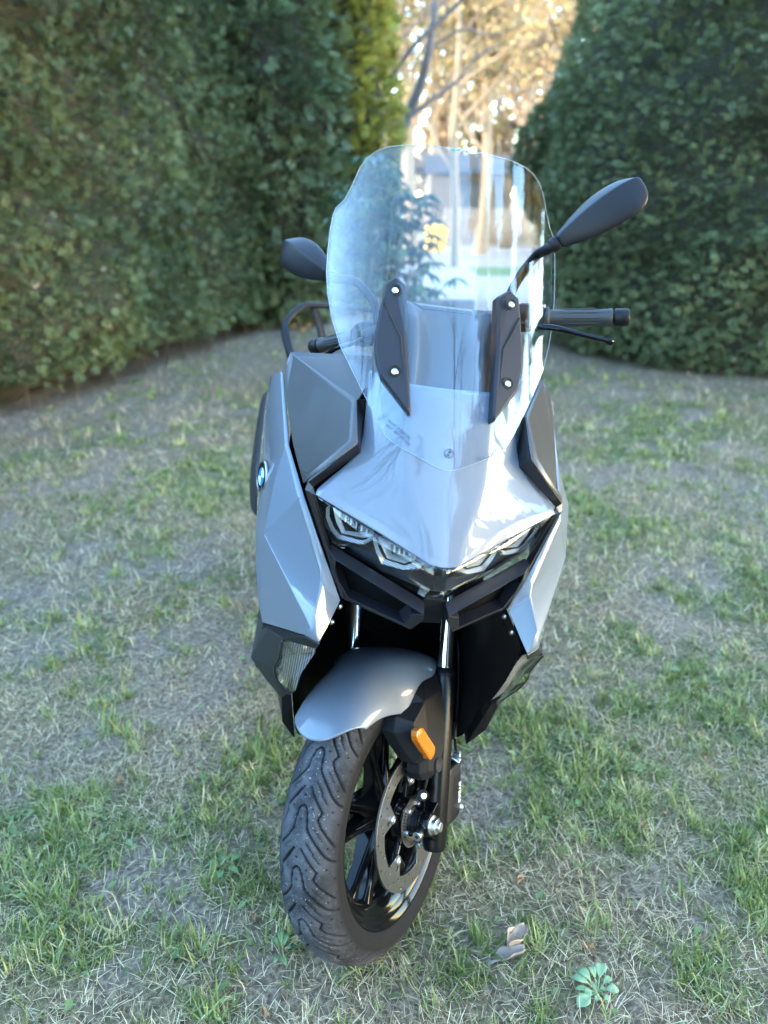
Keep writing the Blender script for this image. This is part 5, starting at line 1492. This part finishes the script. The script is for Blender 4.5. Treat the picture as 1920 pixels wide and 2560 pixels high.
loft('tail_lamp', [(1925, 60, 800, 850), (1945, 55, 805, 845)], mat('red_lens', (0.35, 0.01, 0.01), 0.15, coat=1), S)
# ------------------------------------------------------------------ small things
# rhododendron behind the scooter
LEAFG = tint_mat('rhododendron_leaves', [(0.0, (0.025, 0.05, 0.022)), (0.5, (0.05, 0.095, 0.04)), (1.0, (0.12, 0.17, 0.075))], 0.3, 0.15)
rh = empty('rhododendron'); rh.location = (0.02, 6.3, 0)
tag(rh, 'rhododendron bush with drooping leaf whorls seen through the windscreen', 'shrub')
r = np.random.RandomState(77)
LV, LT = [], []
def whorl(c, s, n, tint):
    for k in range(n):
        a = 2 * np.pi * k / n + r.rand() * .5
        dr = .15 + .55 * r.rand()
        d = np.array([math.cos(a) * math.cos(dr), math.sin(a) * math.cos(dr), -math.sin(dr)])
        sd = np.array([-math.sin(a), math.cos(a), 0])
        L = s * (.7 + .6 * r.rand()); w = L * .14
        m = c + d * L * .5 + np.array([0, 0, .01]); e = c + d * L - np.array([0, 0, L * .15])
        LV.extend([c, m + sd * w, e, m - sd * w]); LT.append(np.clip(tint + .2 * (r.rand() - .5), 0, 1))
for k in range(150):
    u = r.randn(3); u /= np.linalg.norm(u); rr_ = r.rand() ** .4
    c = np.array([u[0] * .44 * rr_, u[1] * .45 * rr_, 1.12 + u[2] * .66 * rr_])
    if c[2] < .3: continue
    whorl(c, .125, 8, r.rand())
for (x, z) in ((.36, .78), (.48, .66), (.30, .60), (.52, .86), (.22, .74)):
    whorl(np.array([x, -.1, z]), .13, 7, r.rand())
LV = np.array(LV)
np_obj('leaves', LV, np.arange(len(LV)).reshape(-1, 4), LEAFG, rh, attrs={'tint': ('FACE', np.array(LT))}, kind='stuff')
for k in range(9):
    a = k * .7
    tube('branch', [(.05 * math.cos(a), .05 * math.sin(a), -.02), (.18 * math.cos(a), .16 * math.sin(a), .5), (.40 * math.cos(a * 1.3), .34 * math.sin(a * 1.3), .8 + .08 * k)], [.016, .011, .005], BARK, rh, n=6, scale=1)

# concrete edging block behind the scooter
CONC = mat('edging_concrete', (0.20, 0.175, 0.16), 0.9, var=.25, var_scale=30, bump=.5, bump_scale=120)
tag(facet('edging_block', [(300, 10800, -20), (1230, 10760, -20), (1230, 10760, 165), (300, 10800, 165), (300, 10910, -20), (1230, 10870, -20), (1230, 10870, 165), (300, 10910, 165)],
          [(0, 1, 2, 3), (5, 4, 7, 6), (4, 0, 3, 7), (1, 5, 6, 2), (3, 2, 6, 7)], CONC, None, bev=8, thick=0, center=(760, 10835, 70)), 'low grey concrete edging block lying across the bare earth', 'edging')

# sandy road and the strip of grass beyond the hedges
def sheet(name, x0, x1, y0, y1, z, m):
    return tag_kind(mesh_obj(name, [(x0, y0, z), (x1, y0, z), (x1, y1, z), (x0, y1, z)], [(0, 1, 2, 3)], m), 'structure')
def tag_kind(o, k):
    o['kind'] = k; return o
ROAD = mat('sandy_road', (0.20, 0.155, 0.12), 0.95, var=.2, var_scale=1.5, bump=.4, bump_scale=40)
sheet('road', -60, 60, 19.0, 24.5, .006, ROAD)
VERGE = mat('verge_grass', (0.10, 0.125, 0.035), 0.95, var=.4, var_scale=4)  # plain yellow-green grass, tone varied by noise
sheet('verge', 1.9, 30, 16.2, 18.4, .006, VERGE)
sheet('lawn_beyond', -60, 60, 27.5, 90, .006, mat('far_lawn', (0.17, 0.16, 0.07), 0.95, var=.4, var_scale=1))

# yellow grit bin
YEL = mat('yellow_plastic', (0.72, 0.40, 0.02), 0.45, var=.08, var_scale=8, bump=.1)
bn = empty('grit_bin'); bn.location = (1.52, 24.3, 0); bn.rotation_euler = (0, 0, rad(8))
tag(bn, 'yellow plastic bin standing by the sandy road beyond the hedges', 'bin')
facet('body', [(-250, -220, 0), (250, -220, 0), (250, 220, 0), (-250, 220, 0), (-290, -260, 620), (290, -260, 620), (290, 260, 680), (-290, 260, 680)], [(0, 1, 5, 4), (1, 2, 6, 5), (2, 3, 7, 6), (3, 0, 4, 7), (3, 2, 1, 0)], YEL, bn, bev=20, thick=8, center=(0, 0, 300))
facet('lid', [(-310, -290, 622), (310, -290, 622), (310, 280, 690), (-310, 280, 690), (-280, -250, 690), (280, -250, 690), (280, 240, 760), (-280, 240, 760)], [(0, 1, 5, 4), (1, 2, 6, 5), (2, 3, 7, 6), (3, 0, 4, 7), (4, 5, 6, 7)], YEL, bn, bev=20, thick=0, center=(0, 0, 640))

# dark shed and picket fence across the road
SHED = mat('shed_boards', (0.055, 0.052, 0.05), 0.8, var=.25, var_scale=5)
SHED2 = mat('shed_wall', (0.095, 0.078, 0.06), 0.9, var=.2, var_scale=3)
sh = empty('garden_shed'); sh.location = (2.9, 29.0, 0)
tag(sh, 'pale garden shed with a dark boarded door across the road', 'shed')
facet('wall', [(-1300, 0, 0), (1500, 0, 0), (1500, 0, 2250), (-1300, 0, 2250), (-1300, 2400, 0), (1500, 2400, 0), (1500, 2400, 2250), (-1300, 2400, 2250)], [(0, 1, 2, 3), (1, 5, 6, 2), (4, 0, 3, 7), (5, 4, 7, 6)], SHED2, sh, bev=10, thick=0, center=(0, 1000, 1000))
facet('roof', [(-1500, -250, 2260), (1700, -250, 2260), (1700, 1200, 2900), (-1500, 1200, 2900), (-1500, 2650, 2260), (1700, 2650, 2260)], [(0, 1, 2, 3), (3, 2, 5, 4)], SHED, sh, bev=10, thick=60, center=(0, 1200, 1500))
dm = None
for k in range(7):
    x0 = -560 + k * 160
    d_ = facet('board', [(x0, -40, 500), (x0 + 150, -40, 500), (x0 + 150, -40, 2050), (x0, -40, 2050)], [(0, 1, 2, 3)], SHED, sh, bev=0, thick=25, center=(0, 1000, 1000))
FENCE = mat('picket_paint', (0.16, 0.135, 0.11), 0.85, var=.2, var_scale=6)
fe = empty('picket_fence'); fe.location = (5.3, 25.6, 0)
tag(fe, 'weathered picket fence along the far side of the road', 'fence')
proto = None
for k in range(46):
    x = -3.4 + k * .15
    if proto is None:
        proto = facet('picket', [(-45, -12, 60), (45, -12, 60), (45, -12, 1150), (0, -12, 1210), (-45, -12, 1150), (-45, 12, 60), (45, 12, 60), (45, 12, 1150), (0, 12, 1210), (-45, 12, 1150)],
                      [(0, 1, 2, 3, 4), (9, 8, 7, 6, 5), (0, 5, 6, 1), (1, 6, 7, 2), (2, 7, 8, 3), (3, 8, 9, 4), (4, 9, 5, 0)], FENCE, fe, bev=0, thick=0, center=(0, 0, 500))
        o = proto
    else:
        o = proto.copy(); C.objects.link(o); o.parent = fe
    o.location = (x, 0, 0)
for z in (350, 900):
    facet('rail', [(-3500, 14, z - 40), (3500, 14, z - 40), (3500, 14, z + 40), (-3500, 14, z + 40), (-3500, 50, z - 40), (3500, 50, z - 40), (3500, 50, z + 40), (-3500, 50, z + 40)], [(0, 1, 2, 3), (5, 4, 7, 6), (3, 2, 6, 7), (4, 5, 1, 0), (1, 5, 6, 2), (4, 0, 3, 7)], FENCE, fe, bev=0, thick=0, center=(0, 32, z))
# far wood closing the view
def far_wood():
    r = np.random.RandomState(99)
    V, Q = [], []
    n = 5000
    x = r.rand(n) * 150 - 75; y = 58 + r.rand(n) * 10
    z = (r.rand(n) ** 1.3) * (4.5 + 3 * fbm(x, y * 0, 7, 5, 2))
    P = np.stack([x, y, z], -1)
    Nn = np.tile(np.array([0, -1., .3]), (n, 1))
    return sprigs(P, Nn, 1.4, seed=8, jitter=2.0, leaves=6, lw=.3)
v, q, t = far_wood()
np_obj('far_wood', v, q, RUST, attrs={'tint': ('FACE', t)}, kind='stuff')

# dry crumpled leaf on the lawn
DRY = mat('dry_leaf', (0.36, 0.25, 0.18), 0.8, var=.25, var_scale=120, bump=.6, bump_scale=250)
_b = DRY.node_tree
def leaf_sheet(name, label, cat, cx, cy, z0, L, W, rot, m, curl, seed, lobes=0.0, group=None, roll=0.0):
    r = random.Random(seed)
    n, k = 11, 9
    v, f = [], []
    for i in range(n):
        t = i / (n - 1)
        w = W * (math.sin(math.pi * min(1, t * .92 + .05)) ** .7) * (1 + lobes * math.sin(t * 13 + seed))
        for j in range(k):
            u = 2 * j / (k - 1) - 1
            x = (t - .5) * L; y_ = u * w / 2
            z = curl * (u * u * .9 + .5 * (2 * t - 1) ** 2) + .006 * math.sin(5 * t + 3 * u + seed) + roll * u * .02 + r.uniform(-.0012, .0012)
            v.append((x, y_, z))
    for i in range(n - 1):
        for j in range(k - 1):
            f.append((i * k + j, i * k + j + 1, (i + 1) * k + j + 1, (i + 1) * k + j))
    o = mesh_obj(name, v, f, m, None, None, True)
    s = o.modifiers.new('solid', 'SOLIDIFY'); s.thickness = .0006
    o.location = (cx, cy, z0); o.rotation_euler = (r.uniform(-.2, .2), r.uniform(-.2, .2), rot)
    tag(o, label, cat, group)
    return o
leaf_sheet('dry_leaf', 'large crumpled pale brown dead leaf lying on the lawn right of the tyre', 'leaf', .268, 1.145, .016, .062, .034, rad(48), DRY, .020, 3, .16)
leaf_sheet('dry_leaf', 'flat greyish dead leaf tucked under the crumpled brown leaf', 'leaf', .243, 1.115, .006, .085, .03, rad(14), mat('dry_leaf_grey', (0.30, 0.225, 0.18), .85, var=.3, var_scale=110, bump=.5, bump_scale=250), .008, 8, .25)
LIT = mat('leaf_litter', (0.30, 0.17, 0.08), .8, var=.3, var_scale=90)
for k, (x, y, w_) in enumerate(((-.275, 1.205, 'small rusty leaf scrap on bare soil left of the tyre'), (.30, 1.30, 'small orange brown leaf scrap below the grass tuft right of the wheel'), (.62, 1.46, 'small tan leaf scrap in the grass at the far right'), (.41, 1.135, 'tiny tan leaf scrap behind the rosette weed'), (-.69, 1.62, 'reddish brown leaf scrap at the left edge of the lawn'), (-.22, .995, 'pinkish leaf scrap at the bottom edge left of the tyre'))):
    leaf_sheet('leaf_scrap', w_, 'leaf', x, y, .012, .022 + .006 * rnd.random(), .011, rnd.random() * 6, LIT, .004, 20 + k, .1)
for k in range(7):
    leaf_sheet('fallen_leaf', 'fallen orange leaf in the litter at the far end of the left hedge', 'leaf', -1.25 + .5 * rnd.random(), 8.9 + .9 * rnd.random(), .03, .09, .06, rnd.random() * 6, mat('orange_leaf', (0.50, 0.22, 0.07), .8, var=.3, var_scale=40) if k == 0 else bpy.data.materials['orange_leaf'], .02, 40 + k, .1, group='fallen orange leaves by the hedge')

# rosette weeds
WEED = mat('weed_leaf', (0.20, 0.29, 0.14), .55, var=.2, var_scale=80, bump=.4, bump_scale=200)
WEED2 = mat('weed_leaf_dark', (0.10, 0.17, 0.06), .5, var=.2, var_scale=80, bump=.4, bump_scale=200)
def rosette(label, cx, cy, leaves, m, stalk=.45):
    root = empty('rosette_weed'); root.location = (cx, cy, float(ground_z(np.array(cx), np.array(cy))) + .004)
    tag(root, label, 'weed')
    for a, L, W, el in leaves:
        v, f = [], []
        n, k = 9, 5
        for i in range(n):
            t = i / (n - 1)
            w = .82 * W * (.10 if t < stalk else math.sin(math.pi * (t - stalk) / (1 - stalk) * .97 + .08) ** .6)
            L_ = L * .82; rr_ = L_ * t; z = math.sin(el) * L * t * (1.25 - .9 * t * t) + .004
            for j in range(k):
                u = 2 * j / (k - 1) - 1
                v.append((rr_ * math.cos(a) - u * w / 2 * math.sin(a), rr_ * math.sin(a) + u * w / 2 * math.cos(a), z + abs(u) * w * .14))
        for i in range(n - 1):
            for j in range(k - 1):
                f.append((i * k + j, i * k + j + 1, (i + 1) * k + j + 1, (i + 1) * k + j))
        o = mesh_obj('leaf', v, f, m, root, None, True)
        s = o.modifiers.new('solid', 'SOLIDIFY'); s.thickness = .0005
    return root
rosette('pale green rosette weed with oval leaves at the bottom right of the lawn', .405, 1.035, [(rad(152), .062, .024, .5), (rad(128), .060, .024, .6), (rad(100), .052, .016, 1.0), (rad(70), .066, .03, .6), (rad(35), .046, .017, .7), (rad(-2), .048, .024, .4), (rad(-50), .034, .015, .4), (rad(-110), .028, .013, .5), (rad(195), .038, .022, .4), (rad(216), .07, .032, .3), (rad(175), .052, .014, .3), (rad(20), .02, .014, .8), (rad(120), .02, .013, .9)], WEED)
rosette('dark narrow leaved weed growing left of the front tyre', -.205, 1.125, [(rad(100), .05, .014, .9), (rad(70), .045, .013, .8), (rad(130), .042, .012, .7), (rad(250), .04, .012, .5), (rad(290), .045, .012, .5), (rad(20), .03, .01, .6)], WEED2, .3)
rosette('broad leaved plantain weed in the grass left of the scooter', -.36, 1.34, [(rad(170), .05, .02, .4), (rad(40), .055, .018, .4), (rad(260), .045, .018, .4), (rad(-30), .05, .018, .4), (rad(110), .04, .016, .5)], WEED2, .35)
